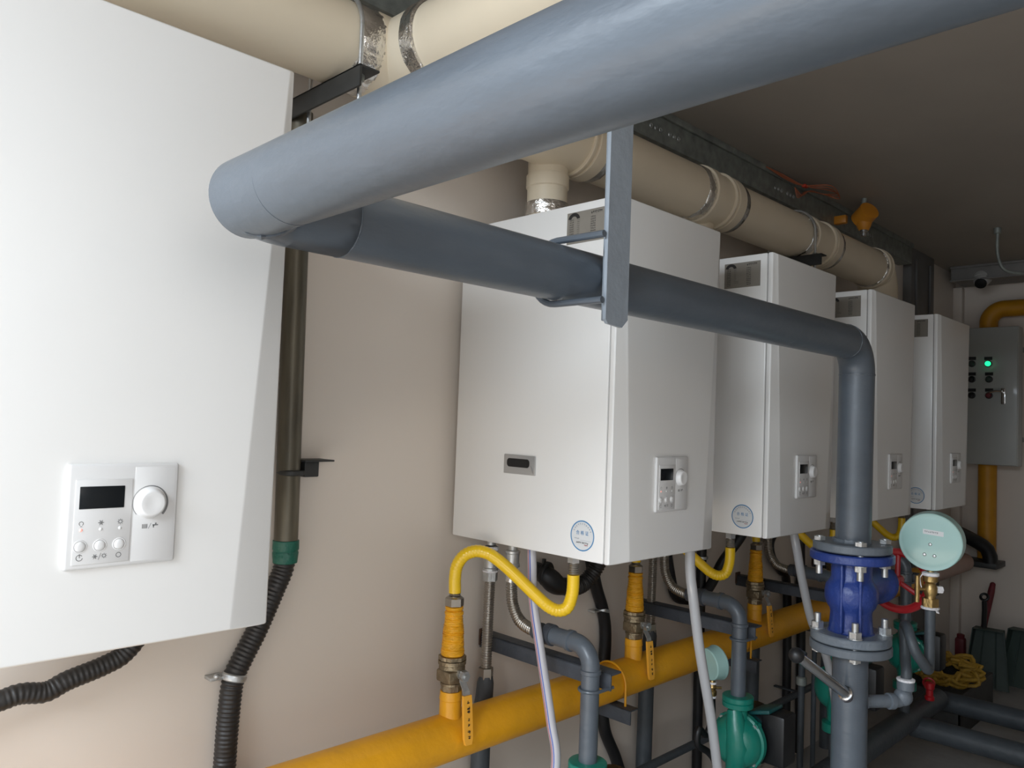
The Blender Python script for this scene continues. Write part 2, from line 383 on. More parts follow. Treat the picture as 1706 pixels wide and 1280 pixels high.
    glyph_strokes(b, P(0.63, 0.85), uy, uz, 7, 0.0038, 0.0060, 1, 3)
    for k in range(10):
        glyph_strokes(b, P(0.07, 0.73-k*0.072), uy, uz, 4, 0.0026, 0.0036, 1, 10+k)
        glyph_strokes(b, P(0.62, 0.73-k*0.072), uy, uz, 4, 0.0030, 0.0036, 1, 30+k)
        glyph_strokes(b, P(0.27, 0.73-k*0.060), uy, uz, 6 if k > 7 else 3, 0.0020, 0.0016, 1, 50+k)
    b.build('rating_plate', [PLATE, PLATEK], root)
    # round inspection sticker on the left flank
    b = MB(); c = Vector((x-0.0006, -0.449, 1.2145)); R = 0.0345
    b.lathe(c+Vector((0.0008, 0, 0)), (-1, 0, 0), [(0, R), (0.0005, R), (0.0006, 0.0001)], 48, 0)
    for k in range(48):
        a, a2 = 2*PI*k/48, 2*PI*(k+1)/48
        def q(a, r): return c+Vector((-0.0003, math.cos(a)*r, math.sin(a)*r))
        b.quad([q(a, R), q(a2, R), q(a2, R-0.0026), q(a, R-0.0026)], 1)
    vs, fs = text_geo('合 格 证', 0.0105)
    b.add([c+Vector((-0.0004, -v.x, v.y+0.006)) for v in vs], fs, 1)
    for k in range(11):
        a = PI*0.86-k*0.072*PI; o = c+Vector((-0.0004, -math.cos(a)*0.0265, math.sin(a)*0.0265))
        t = Vector((0, -math.sin(a), -math.cos(a))); t2 = Vector((0, -math.cos(a), math.sin(a)))
        glyph_strokes(b, o-t*0.002-t2*0.002, t, t2, 1, 0.0038, 0.0042, 2, 100+k)
    glyph_strokes(b, c+Vector((-0.0004, 0.023, -0.0085)), uy, uz, 4, 0.0030, 0.0030, 2, 130)
    b.box((c.x-0.0005, c.y-0.026, c.z-0.0105), (c.x-0.0003, c.y+0.006, c.z-0.0101), 0, 2)
    glyph_strokes(b, c+Vector((-0.0004, 0.0175, -0.0175)), uy, uz, 9, 0.0036, 0.0036, 3, 131, 1.1)
    glyph_strokes(b, c+Vector((-0.0004, -0.006, -0.0220)), uy, uz, 3, 0.0034, 0.0030, 4, 132, 1.1)
    b.build('round_sticker', [STICK, BLUEP, mat('pale print', (0.36, 0.38, 0.42), 0.6), PLATEK, REDP], root)
    # recessed lift handle on the left flank
    b = MB(); hy0, hy1, hz0, hz1 = -0.190, -0.297, 1.338, 1.385
    b.box((x-0.004, hy1, hz0), (x+0.001, hy0, hz1), 0.0018)
    b.add([Vector((x-0.0041, hy1+0.003, hz0+0.002)), Vector((x-0.0041, hy1+0.022, hz0+0.014)), Vector((x-0.0075, hy1+0.010, hz0+0.022))], [[0, 1, 2]], 0)
    hp = b.build('lift_handle', NICKEL, root)
    prof = []
    for cy, cz, a0 in ((hy0-0.016, hz1-0.011, PI/2), (hy0-0.014, hz0+0.017, 0)): pass
    b = MB(); n = 8; pts = []
    ry0, ry1, rz0, rz1 = hy0-0.012, hy1+0.018, hz0+0.017, hz1-0.009; rr = 0.0085
    for (cy, cz, st) in ((ry0-rr, rz1-rr, 0), (ry1+rr, rz1-rr, PI/2), (ry1+rr, rz0+rr, PI), (ry0-rr, rz0+rr, 1.5*PI)):
        for k in range(n+1):
            a = st+PI/2*k/n; pts.append((cy+rr*math.cos(a), cz+rr*math.sin(a)))
    b.add([Vector((x-0.0046, p, q)) for p, q in pts]+[Vector((x-0.0039, p, q)) for p, q in pts],
          [list(range(len(pts)))]+[[i, (i+1) % len(pts), len(pts)+(i+1) % len(pts), len(pts)+i] for i in range(len(pts))])
    b.build('finger_recess', BLACKP, hp)
    return root
boiler = make_boiler(XL[0])
for i in range(1, 5): copy_tree(boiler, (XL[i]-XL[0], 0, 0), BL[i])

# ------------------------------------------------------------------ flue duct under the ceiling
DY, DZ, DR = -0.15, 2.262, 0.089
duct = thing('flue_duct', (1.0, DY, DZ), 'long cream flue duct under the ceiling behind the boiler tops', 'duct')
def foil(x0, x1, name='foil_tape', r=DR+0.0035, m=FOIL):
    b = MB(); rr = random.Random(int(x0*1000)); n = 40; prof = []
    vs = []; fs = []
    for i, xx in enumerate([x0, x0+0.002, (x0+x1)/2, x1-0.002, x1]):
        for k in range(n):
            a = 2*PI*k/n; q = r+rr.uniform(-0.0008, 0.0012) if 0 < i < 4 else r-0.003
            vs.append(Vector((xx+(rr.uniform(-0.003, 0.003) if i in (0, 4) else 0), DY+math.cos(a)*q, DZ+math.sin(a)*q)))
    for i in range(4):
        for k in range(n): fs.append([i*n+k, i*n+(k+1) % n, (i+1)*n+(k+1) % n, (i+1)*n+k])
    return b.add(vs, fs).build(name, m, duct, 60)
cuts = [(-0.9, 0.93), (1.02, 1.40), (1.70, 2.27), (2.46, 3.05), (3.28, 3.82)]
for a, c in cuts:
    MB().cyl((a, DY, DZ), (c, DY, DZ), DR, n=48).build('pipe_section', CREAM, duct)
def collar(b, x0, x1, r, ax=(1, 0, 0)):
    b.lathe((x0, DY, DZ), ax, [(0, DR-0.002), (0.001, r-0.002), (0.003, r), (x1-x0-0.003, r), (x1-x0-0.001, r-0.002), (x1-x0, DR-0.002)], 48, cap=False)
# tees over the boilers: (left end, right end, stub x)
TEES = [(1.40, 1.70, 1.575), (2.27, 2.46, 2.345), (3.05, 3.28, 3.13)]
for a, c, sx_ in TEES:
    b = MB(); b.cyl((a, DY, DZ), (c, DY, DZ), DR+0.004, n=48)
    collar(b, a, a+0.05, DR+0.010); collar(b, c-0.05, c, DR+0.010); collar(b, c-0.075, c-0.062, DR+0.012)
    b.lathe((sx_, DY+0.03, DZ-DR+0.02), (0, 0, -1), [(0, 0.056), (0.04, 0.056), (0.042, 0.060), (0.075, 0.060), (0.078, 0.056), (DZ-DR+0.02-ZT-0.001, 0.056)], 32)
    b.build('tee_fitting', CREAM, duct)
    foil(a-0.042, a+0.012); foil(c-0.008, c+0.034, m=FOILS)
# tape round the first tee stub
b = MB(); b.lathe((1.575, DY+0.03, 2.075), (0, 0, -1), [(0, 0.056), (0.002, 0.0605), (0.02, 0.061), (0.038, 0.0605), (0.04, 0.056)], 36, cap=False); b.build('foil_tape', FOIL, duct, 60)
# end elbow, turning down into the farthest boiler
b = MB(); b.tube(arc_corner([(3.80, DY, DZ), (3.93, DY, DZ), (3.93, DY, ZT+0.001)], 0.10, 14), DR, 40)
collar(b, 3.82, 3.87, DR+0.010); collar(b, 3.855, 3.868, DR+0.012)
b.build('elbow_fitting', CREAM, duct); foil(3.80, 3.832)
# tee near the camera with a branch that runs out across the room
b = MB(); b.cyl((0.93, DY, DZ), (1.12, DY, DZ), DR+0.004, n=48); b.cyl((1.025, DY, DZ), (1.025, -0.30, DZ), DR+0.004, n=48)
b.build('tee_fitting', CREAM, duct)
MB().cyl((1.025, -0.30, DZ), (1.025, -1.75, DZ), DR, n=48).build('branch_pipe', CREAM, duct)
foil(0.875, 0.935); foil(1.10, 1.13, m=FOILS)
b = MB(); rr = random.Random(4); n = 40; vs = []; fs = []
for i, yy in enumerate([-0.285, -0.287, -0.305, -0.323, -0.325]):
    for k in range(n):
        a = 2*PI*k/n; q = DR+0.0065+rr.uniform(-0.0008, 0.0012) if 0 < i < 4 else DR+0.001
        vs.append(Vector((1.025+math.cos(a)*q, yy, DZ+math.sin(a)*q)))
for i in range(4):
    for k in range(n): fs.append([i*n+k, i*n+(k+1) % n, (i+1)*n+(k+1) % n, (i+1)*n+k])
b.add(vs, fs).build('foil_tape', FOIL, duct, 60)

# hangers carrying the duct: a steel angle out of the wall and a rod bent over the duct
HL = ['black steel bracket and bent rod holding the duct beside the nearest boiler', 'dark bracket and bent rod holding the duct above the middle boilers']
def hanger(x, label, y1):
    t = thing('duct_hanger', (x, YW, DZ-DR-0.05), label, 'bracket', 'steel brackets carrying the flue duct')
    zt = DZ-DR-0.006
    b = MB(); b.box((x-0.003, y1, zt-0.045), (x+0.003, YW, zt), 0.0015); b.box((x-0.003, y1, zt-0.005), (x+0.045, YW, zt), 0.0015)
    b.build('angle_bar', BLACKM, t)
    r = DR+0.009; xr = x+0.022
    pts = [(xr, DY-r, zt-0.06)]+[(xr, DY-r*math.cos(a), DZ+r*math.sin(a)) for a in [PI*k/20 for k in range(21)]]+[(xr, DY+r, zt-0.06)]
    MB().tube(pts, 0.005, 10).build('bent_rod', ZINC, t)
    b = MB(); b.hexn((xr, DY-r, zt-0.018), (xr, DY-r, zt-0.0052), 0.0095); b.hexn((xr, DY-r, zt), (xr, DY-r, zt+0.008), 0.0095); b.build('nut', GALV, t)
    return t
hanger(0.845, HL[0], -0.285); hanger(2.98, HL[1], -0.285)
# cable ties poking out over the near bracket
# ------------------------------------------------------------------ large grey water pipe and valve column
PY, PZ, PX, PR = -0.762, 1.707, 2.125, 0.0445
VX, VY = 2.128, -0.755
gp = thing('grey_pipe', (PX, PY, 1.18), 'big grey painted pipe crossing the picture overhead and dropping to the blue valve', 'pipe')
MB().tube([(0.396, PY, PZ), (0.396, PY-0.05, PZ), (0.396, -1.2, PZ+0.003), (0.396, -2.352, PZ+0.006)], PR, 48).build('near_leg', GREY, gp)
# mitred elbow: two short gores between the legs
el = arc_corner([(0.396, PY-0.10, PZ), (0.396, PY, PZ), (0.52, PY, PZ)], 0.050, 14)
MB().tube(el, PR, 48).build('near_elbow', GREY, gp, 60)
run = arc_corner([(0.44, PY, PZ), (PX, PY, PZ), (PX+0.002, PY+0.004, 1.183)], 0.080, 14)
MB().tube(run, PR, 48).build('run_and_drop', GREY, gp, 60)
def weld(c, d, R, r=0.003, name='weld_bead', m=GREY, par=None, n=60):
    b = MB(); x, y, d = frame(d); c = Vector(c); vs = []; fs = []; rr = random.Random(5); k = 6
    for i in range(n):
        a = 2*PI*i/n; e = x*math.cos(a)+y*math.sin(a); q = r*rr.uniform(0.75, 1.25)
        for j in range(k):
            t = 2*PI*j/k; vs.append(c+e*(R+q*math.cos(t)*0.7)+d*(q*1.3*math.sin(t)+0.0006*rr.uniform(-1, 1)))
    for i in range(n):
        for j in range(k): fs.append([i*k+j, ((i+1) % n)*k+j, ((i+1) % n)*k+(j+1) % k, i*k+(j+1) % k])
    return b.add(vs, fs).build(name, m, par)
th_ = math.radians(30); weld((0.446-0.05*math.cos(th_), PY-0.05+0.05*math.sin(th_), PZ), (math.sin(th_), math.cos(th_), 0), PR, 0.0050, par=gp)
weld((0.52, PY, PZ), (1, 0, 0), PR, 0.0010, par=gp)
weld((PX-0.082, PY, PZ), (1, 0, 0), PR, 0.0018, par=gp); weld((PX, PY, PZ-0.082), (0, 0, 1), PR, 0.0018, par=gp)
FR = 0.1015
def flange(z0, z1, r, name, m, par, lip=0.003):
    b = MB(); b.lathe((VX, VY, z0), (0, 0, 1), [(0, r-lip), (lip, r), (z1-z0-lip, r), (z1-z0, r-lip)], 56); return b.build(name, m, par)
flange(1.158, 1.180, FR-0.004, 'flange', GREYL, gp)
weld((VX, VY, 1.182), (0, 0, 1), PR, 0.006, par=gp, m=GREYL)
# blue globe valve
gv = thing('globe_valve', (VX, VY, 0.925), 'blue flanged globe valve with red handwheel on the vertical grey pipe', 'valve')
b = MB(); b.lathe((VX, VY, 0.944), (0, 0, 1), [(0, 0.062), (0.004, 0.055), (0.05, 0.051), (0.060, 0.053), (0.070, 0.060), (0.085, 0.0655), (0.105, 0.0665), (0.122, 0.063), (0.134, 0.055), (0.142, 0.0505), (0.185, 0.0505), (0.190, 0.058)], 48)
# bonnet towards the far end of the room
b.lathe((VX+0.035, VY, 1.055), (1, 0, -0.02), [(0, 0.048), (0.06, 0.050), (0.115, 0.053), (0.120, 0.057), (0.150, 0.057), (0.154, 0.052), (0.162, 0.036), (0.18, 0.020)], 36)
b.box((VX-0.068, VY-0.004, 0.95), (VX-0.040, VY+0.004, 1.13), 0.003)
b.cyl((VX-0.048, VY-0.042, 0.95), (VX-0.048, VY-0.042, 1.13), 0.0045, n=8)
b.build('valve_body', BLUE, gv, 50)
flange(1.132, 1.155, FR+0.003, 'flange', BLUE, gv)
flange(0.922, 0.946, FR-0.002, 'flange', mat('scuffed grey blue flange', (0.20, 0.225, 0.25), 0.4, noise=0.35, nscale=10, col2=(0.10, 0.125, 0.16), bump=0.3), gv)
b = MB(); b.lathe((VX, VY, 1.1548), (0, 0, 1), [(0, FR-0.022), (0.0034, FR-0.022)], 40); b.lathe((VX, VY, 0.9192), (0, 0, 1), [(0, FR-0.022), (0.0032, FR-0.022)], 40); b.build('gasket', GASKET, gv)
hw = Vector((VX+0.345, VY, 1.038))
b = MB(); b.torus(hw, (1, 0, -0.02), 0.083, 0.012, 48, 10)
for k in range(3):
    a = PI/2+2*PI*k/3; e = Vector((0, math.cos(a), math.sin(a))); b.tube([hw+e*0.012-Vector((0.006, 0, 0)), hw+e*0.05-Vector((0.004, 0, 0)), hw+e*0.078], 0.0075, 8)
b.lathe(hw-Vector((0.014, 0, 0)), (1, 0, 0), [(0, 0.014), (0.024, 0.014)], 20); b.build('handwheel', RED, gv)
b = MB()
for s in (-1, 1): b.tube([(VX+0.19, VY+s*0.040, 1.053), (VX+0.235, VY+s*0.032, 1.050), (VX+0.285, VY+s*0.012, 1.045)], 0.009, 8)
for s in (-1, 1): b.tube([(VX+0.19, VY, 1.053+s*0.040), (VX+0.235, VY, 1.050+s*0.032), (VX+0.285, VY, 1.045+s*0.012)], 0.009, 8)
b.lathe((VX+0.275, VY, 1.043), (1, 0, -0.02), [(0, 0.013), (0.004, 0.017), (0.035, 0.017), (0.04, 0.012), (0.085, 0.012)], 16); b.build('yoke', RED, gv)
MB().cyl((VX+0.16, VY, 1.055), (VX+0.385, VY, 1.044), 0.007).build('stem', ZINC, gv)
for zc, sgn in ((1.145, 1), (0.934, -1)):
    for k in range(4):
        a = PI*0.5*k+0.50+(0.12 if sgn > 0 else 0); bx, by = VX+math.cos(a)*0.082, VY+math.sin(a)*0.082
        b = MB()
        if sgn > 0:   # nuts hang below the blue top flange, heads above the grey one
            b.cyl((bx, by, zc+0.048), (bx, by, zc-0.052), 0.0085, n=14); b.hexn((bx, by, zc-0.014), (bx, by, zc-0.029), 0.0155); b.cyl((bx, by, zc-0.0132), (bx, by, zc-0.0150), 0.0175)
            b.hexn((bx, by, zc+0.036), (bx, by, zc+0.046), 0.0155)
        else:
            b.cyl((bx, by, zc-0.05), (bx, by, zc+0.052), 0.0085, n=14); b.hexn((bx, by, zc+0.014), (bx, by, zc+0.030), 0.0165); b.cyl((bx, by, zc+0.0122), (bx, by, zc+0.0142), 0.0195)
            b.hexn((bx, by, zc-0.046), (bx, by, zc-0.036), 0.0155)
        b.build('bolt', ZINC, gv)
# lower riser below the valve
lr = thing('grey_riser', (VX, VY, 0), 'grey riser pipe under the blue valve, standing on the floor', 'pipe')
MB().cyl((VX, VY, 0.0), (VX, VY, 0.90), PR, n=48).build('pipe', GREY, lr)
flange(0.896, 0.919, FR, 'flange', GREYL, lr)
weld((VX, VY, 0.895), (0, 0, 1), PR, 0.004, par=lr)
b = MB(); ev = Vector((2.272, -0.846, 0.757)); st = Vector((VX+0.035, VY-0.022, 0.762))
b.tube(arc_corner([st, ev, ev+Vector((0.0, 0, 0.06))], 0.028, 10), 0.0165, 20)
b.lathe(ev+(st-ev).normalized()*0.055, (ev-st), [(0, 0.0165), (0.002, 0.021), (0.016, 0.021), (0.018, 0.0165)], 20); b.sphere(ev+Vector((-0.006, 0.004, 0.012)), 0.024)
b.lathe(ev+Vector((0, 0, 0.03)), (0, 0, 1), [(0, 0.019), (0.002, 0.022), (0.024, 0.022), (0.026, 0.019)], 20)
b.build('gauge_stub', GREYL, lr); weld(st+Vector((0.004, -0.003, 0)), ev-st, 0.0165, 0.004, par=lr, m=GREYL)
b = MB(); so = Vector((VX-0.042, VY-0.012, 0.792)); sd = Vector((1.774, -0.77, 0.953))-so; b.lathe(so-sd.normalized()*0.0+Vector((0.02, 0.006, -0.012)), sd, [(0, 0.017), (0.028, 0.018)], 20)
b.build('socket', mat('purple grey scorched paint', (0.10, 0.09, 0.10), 0.5, noise=0.3, nscale=60, bump=0.5, bscale=120), lr)
# chrome rod with black ball
pr_ = thing('probe_rod', so, 'chrome rod with black ball end slanting out of the grey riser', 'rod')
d = sd.normalized(); s0 = so+d*0.012
b = MB(); b.lathe(s0, d, [(0, 0.012), (0.004, 0.0185), (0.010, 0.0185), (0.012, 0.0145), (0.02, 0.0138), (0.322, 0.0118), (0.327, 0.010)], 24); b.build('rod', CHROME, pr_)
MB().sphere(s0+d*0.334, 0.0178, 24, 14).build('ball_knob', BLACKP, pr_)

# siphon, cock and pressure gauge
sp = thing('siphon_pipe', ev+Vector((0, 0, 0.057)), 'dark looped siphon pipe rising from the stub to the gauge cock', 'pipe')
c0 = ev+Vector((0, 0, 0.055)); rtv = Vector((0.7, -0.7, 0))
gx = Vector((2.338, -0.884, 0)); GDZ = 0.014
lp = [c0, (2.276, -0.846, 0.835), (2.298, -0.835, 0.87), (2.312, -0.828, 0.92), (2.300, -0.832, 0.950), (2.272, -0.848, 0.952), (2.252, -0.862, 0.934), (2.246, -0.876, 0.902),
      (2.270, -0.890, 0.866), (2.300, -0.892, 0.846), (2.322, -0.888, 0.855), (2.334, -0.885, 0.89), (2.338, -0.884, 0.94), (gx.x, gx.y, 0.996)]
MB().tube(spline(lp, 0.006), 0.0135, 18).build('looped_tube', GREYD, sp, 60)
b = MB(); b.lathe(c0-Vector((0, 0, 0.003)), (0, 0, 1), [(0, 0.021), (0.003, 0.023), (0.007, 0.023), (0.009, 0.018)], 24); b.build('thread_tape', PTFE, sp)
gc = thing('gauge_cock', (gx.x, gx.y, 0.996), 'small brass cock with tee handle under the big pale gauge', 'valve')
b = MB(); b.hexn((gx.x, gx.y, 1.004), (gx.x, gx.y, 1.028), 0.0215); b.lathe((gx.x, gx.y, 1.028), (0, 0, 1), [(0, 0.014), (0.006, 0.013), (0.016, 0.0175), (0.030, 0.0175), (0.040, 0.013), (0.044, 0.016), (0.046, 0.0185), (0.064, 0.0185)], 24)
b.build('body', BRASS, gc)
b = MB(); b.lathe((gx.x, gx.y, 0.998), (0, 0, 1), [(0, 0.017), (0.002, 0.023), (0.005, 0.024), (0.008, 0.0205)], 24)
for k in range(3): b.tube([(gx.x-0.004+0.006*k, gx.y-0.015, 1), (gx.x-0.002+0.008*k, gx.y-0.018, 0.992-0.002*k)], 0.0014, 6)
b.build('thread_tape', PTFE, gc); b = MB(); b.lathe((gx.x, gx.y, 1.088), (0, 0, 1), [(0, 0.0185), (0.002, 0.0215), (0.009, 0.0215), (0.011, 0.016)], 24)
b.tube([(gx.x-0.014, gx.y+0.015, 1.094), (gx.x-0.019, gx.y+0.021, 1.082), (gx.x-0.0185, gx.y+0.019, 1.064), (gx.x-0.016, gx.y+0.016, 1.052)], 0.0015, 6)
b.build('thread_tape', PTFE, gc)
b = MB(); lx = Vector((-0.71, 0.70, 0)); cc = Vector((gx.x, gx.y, 1.052))
b.cyl(cc, cc+lx*0.042, 0.0045); b.cyl(cc+lx*0.036+Vector((0, 0, -0.035)), cc+lx*0.036+Vector((0, 0, 0.036)), 0.0062); b.build('tee_handle', BRASS, gc)
MB().hexn(cc-lx*0.015, cc-lx*0.032, 0.010).build('gland_nut', PTFE, gc)
ga = thing('pressure_gauge', (gx.x, gx.y, 1.099), 'large round pale green pressure gauge seen from behind, beside the blue valve', 'gauge')
gd = Vector((-0.989, -0.16, -0.02)).normalized(); gcn = Vector((gx.x+0.006, gx.y, 1.182))
b = MB(); b.lathe(gcn-gd*0.030, gd, [(0, 0.072), (0.001, 0.0785), (0.006, 0.080), (0.012, 0.0785), (0.045, 0.0775), (0.050, 0.0775), (0.0515, 0.076)], 56)
b.build('case', GAUGE, ga)
b = MB(); b.lathe(gcn+gd*0.0205, gd, [(0, 0.0775), (0.003, 0.0775), (0.0045, 0.0755), (0.0035, 0.071), (0.0042, 0.066), (0.005, 0.060), (0.005, 0.0001)], 56); b.build('back_cover', GAUGE, ga)
rx = Vector((0, 0, 1)).cross(gd).normalized(); uz_ = gd.cross(rx)
for (a, c) in ((0, -0.006), (-0.0135, -0.0345), (0.0105, -0.036)):
    q = MB(); o = gcn+gd*0.025+rx*a+uz_*c; q.lathe(o, gd, [(0, 0.0048), (0.002, 0.0045), (0.0035, 0.003), (0.004, 0.0001)], 14); q.build('screw', ZINC, ga)
b = MB(); o = gcn+gd*0.0257+rx*0.006+uz_*0.027; b.quad([o-rx*0.024-uz_*0.0055, o+rx*0.026-uz_*0.0095, o+rx*0.026+uz_*0.0035, o-rx*0.024+uz_*0.0075])
glyph_strokes(b, o-rx*0.020+gd*0.0003-uz_*0.001, (rx-uz_*0.07).normalized(), uz_, 8, 0.0034, 0.0045, 1, 77)
b.build('paper_label', [STICK, PRINT], ga)
b = MB(); b.lathe((gx.x, gx.y, 1.097), (0, 0, 1), [(0, 0.009), (0.01, 0.009), (0.014, 0.006)], 16); b.build('stem', BRASS, ga)

# ------------------------------------------------------------------ hanging bar that carries the grey pipe
hb = thing('hanging_bar', (0.945, -0.84, 1.62), 'flat grey painted bar hanging in front of the grey pipe', 'bracket')
bz = 1.622; xb0, xb1, yb_ = 0.926, 0.981, -0.85
b = MB(); pr = [(xb0+0.006, bz), (xb1-0.014, bz-0.003), (xb1, bz+0.010), (xb1, 2.125), (xb0, 2.125), (xb0, bz+0.006)]
b.add([Vector((p, yb_-0.006, q)) for p, q in pr]+[Vector((p, yb_, q)) for p, q in pr], [list(range(6)), list(range(6, 12))]+[[i, (i+1) % 6, 6+(i+1) % 6, 6+i] for i in range(6)])
b.box((xb1-0.006, yb_, bz+0.012), (xb1, PY-PR-0.001, 2.125), 0.001)
b.build('angle_bar', BARLIT, hb)
b = MB(); b.box((0.855, yb_-0.006, 2.085), (xb1, yb_, 2.125), 0.001); b.box((0.855, yb_-0.006, 2.085), (0.905, yb_, ZC-0.001), 0.001); b.build('ceiling_arm', BARLIT, hb)
b = MB(); xb_ = 0.915
pts = [(xb_+0.004, yb_-0.004, PZ+PR+0.006)]+[(xb_, PY+math.sin(a)*(PR+0.006), PZ+math.cos(a)*(PR+0.006)) for a in [PI*k/16 for k in range(17)]]+[(xb_+0.004, yb_-0.004, PZ-PR-0.006)]
b.tube(pts, 0.0055, 10); b.build('u_bolt', GREY, hb)

# ------------------------------------------------------------------ conduit and black hoses on the wall by the nearest boiler
co = thing('steel_conduit', (0.893, 0.0, 1.17), 'bare steel conduit on the wall between the two nearest boilers', 'pipe')
MB().cyl((0.893, 0.002, 1.155), (0.878, 0.002, 2.15), 0.0262, n=28).build('tube', mat('bare greenish steel', (0.13, 0.115, 0.085), 0.42, 0.55, noise=0.35, nscale=30, stretch=(1, 1, 0.15)), co)
b = MB(); b.lathe((0.893, 0.002, 1.185), (0, 0, -1), [(0, 0.0268), (0.001, 0.0285), (0.02, 0.029), (0.024, 0.0270), (0.028, 0.0285), (0.05, 0.0265), (0.052, 0.022)], 28); b.build('green_tape', GREENT, co)
b = MB(); b.torus((0.895, 0.0, 1.335), (0, 0, 1), 0.0275, 0.004, 28, 8, flat=1.6); b.box((0.918, -0.02, 1.325), (0.955, 0.028, 1.362), 0.003); b.box((0.91, -0.035, 1.360), (0.985, YW, 1.364), 0.001); b.build('pipe_clamp', BLACKM, co)
def corr(pts, r, name, m, par, pitch=0.009, amp=0.10, step=0.0022, n=18, cap=True):
    P = spline(pts, step)
    return MB().tube(P, lambda i, l: r*(1+amp*math.sin(2*PI*l/pitch)), n, cap).build(name, m, par, 80)
ch = thing('corrugated_hose', (0.893, 0.0, 1.15), 'black corrugated hose running down the wall from the taped conduit end', 'hose')
corr([(0.893, 0.002, 1.16), (0.889, 0.002, 1.12), (0.872, 0.002, 1.08), (0.835, 0.004, 0.995), (0.805, 0.004, 0.94), (0.787, 0.004, 0.90), (0.781, 0.004, 0.84), (0.778, 0.004, 0.75), (0.776, 0.004, 0.55), (0.78, 0.004, 0.25), (0.80, 0.004, 0.02)], 0.0225, 'hose', BLACKH, ch, 0.0090, 0.060, 0.0022)
b = MB(); b.torus((0.788, 0.004, 0.905), (0.25, 0, 1), 0.0235, 0.0035, 24, 8, flat=2.2); b.box((0.735, 0.0, 0.905), (0.768, YW, 0.912), 0.001); b.sphere((0.745, -0.005, 0.916), 0.006); b.build('pipe_clip', ZINC, ch)
b1h = thing('corrugated_hose', (0.4, -0.02, 0.95), 'black corrugated hose lying under the nearest boiler at the left edge', 'hose')
corr([(0.62, -0.03, 1.17), (0.585, -0.025, 1.05), (0.556, -0.02, 1.003), (0.52, -0.018, 0.985), (0.46, -0.018, 0.97), (0.425, -0.018, 0.957), (0.385, -0.018, 0.962), (0.345, -0.018, 0.955), (0.2, -0.018, 0.93), (0.0, -0.018, 0.93)], 0.018, 'hose', BLACKH, b1h, 0.0090, 0.04, 0.0022)

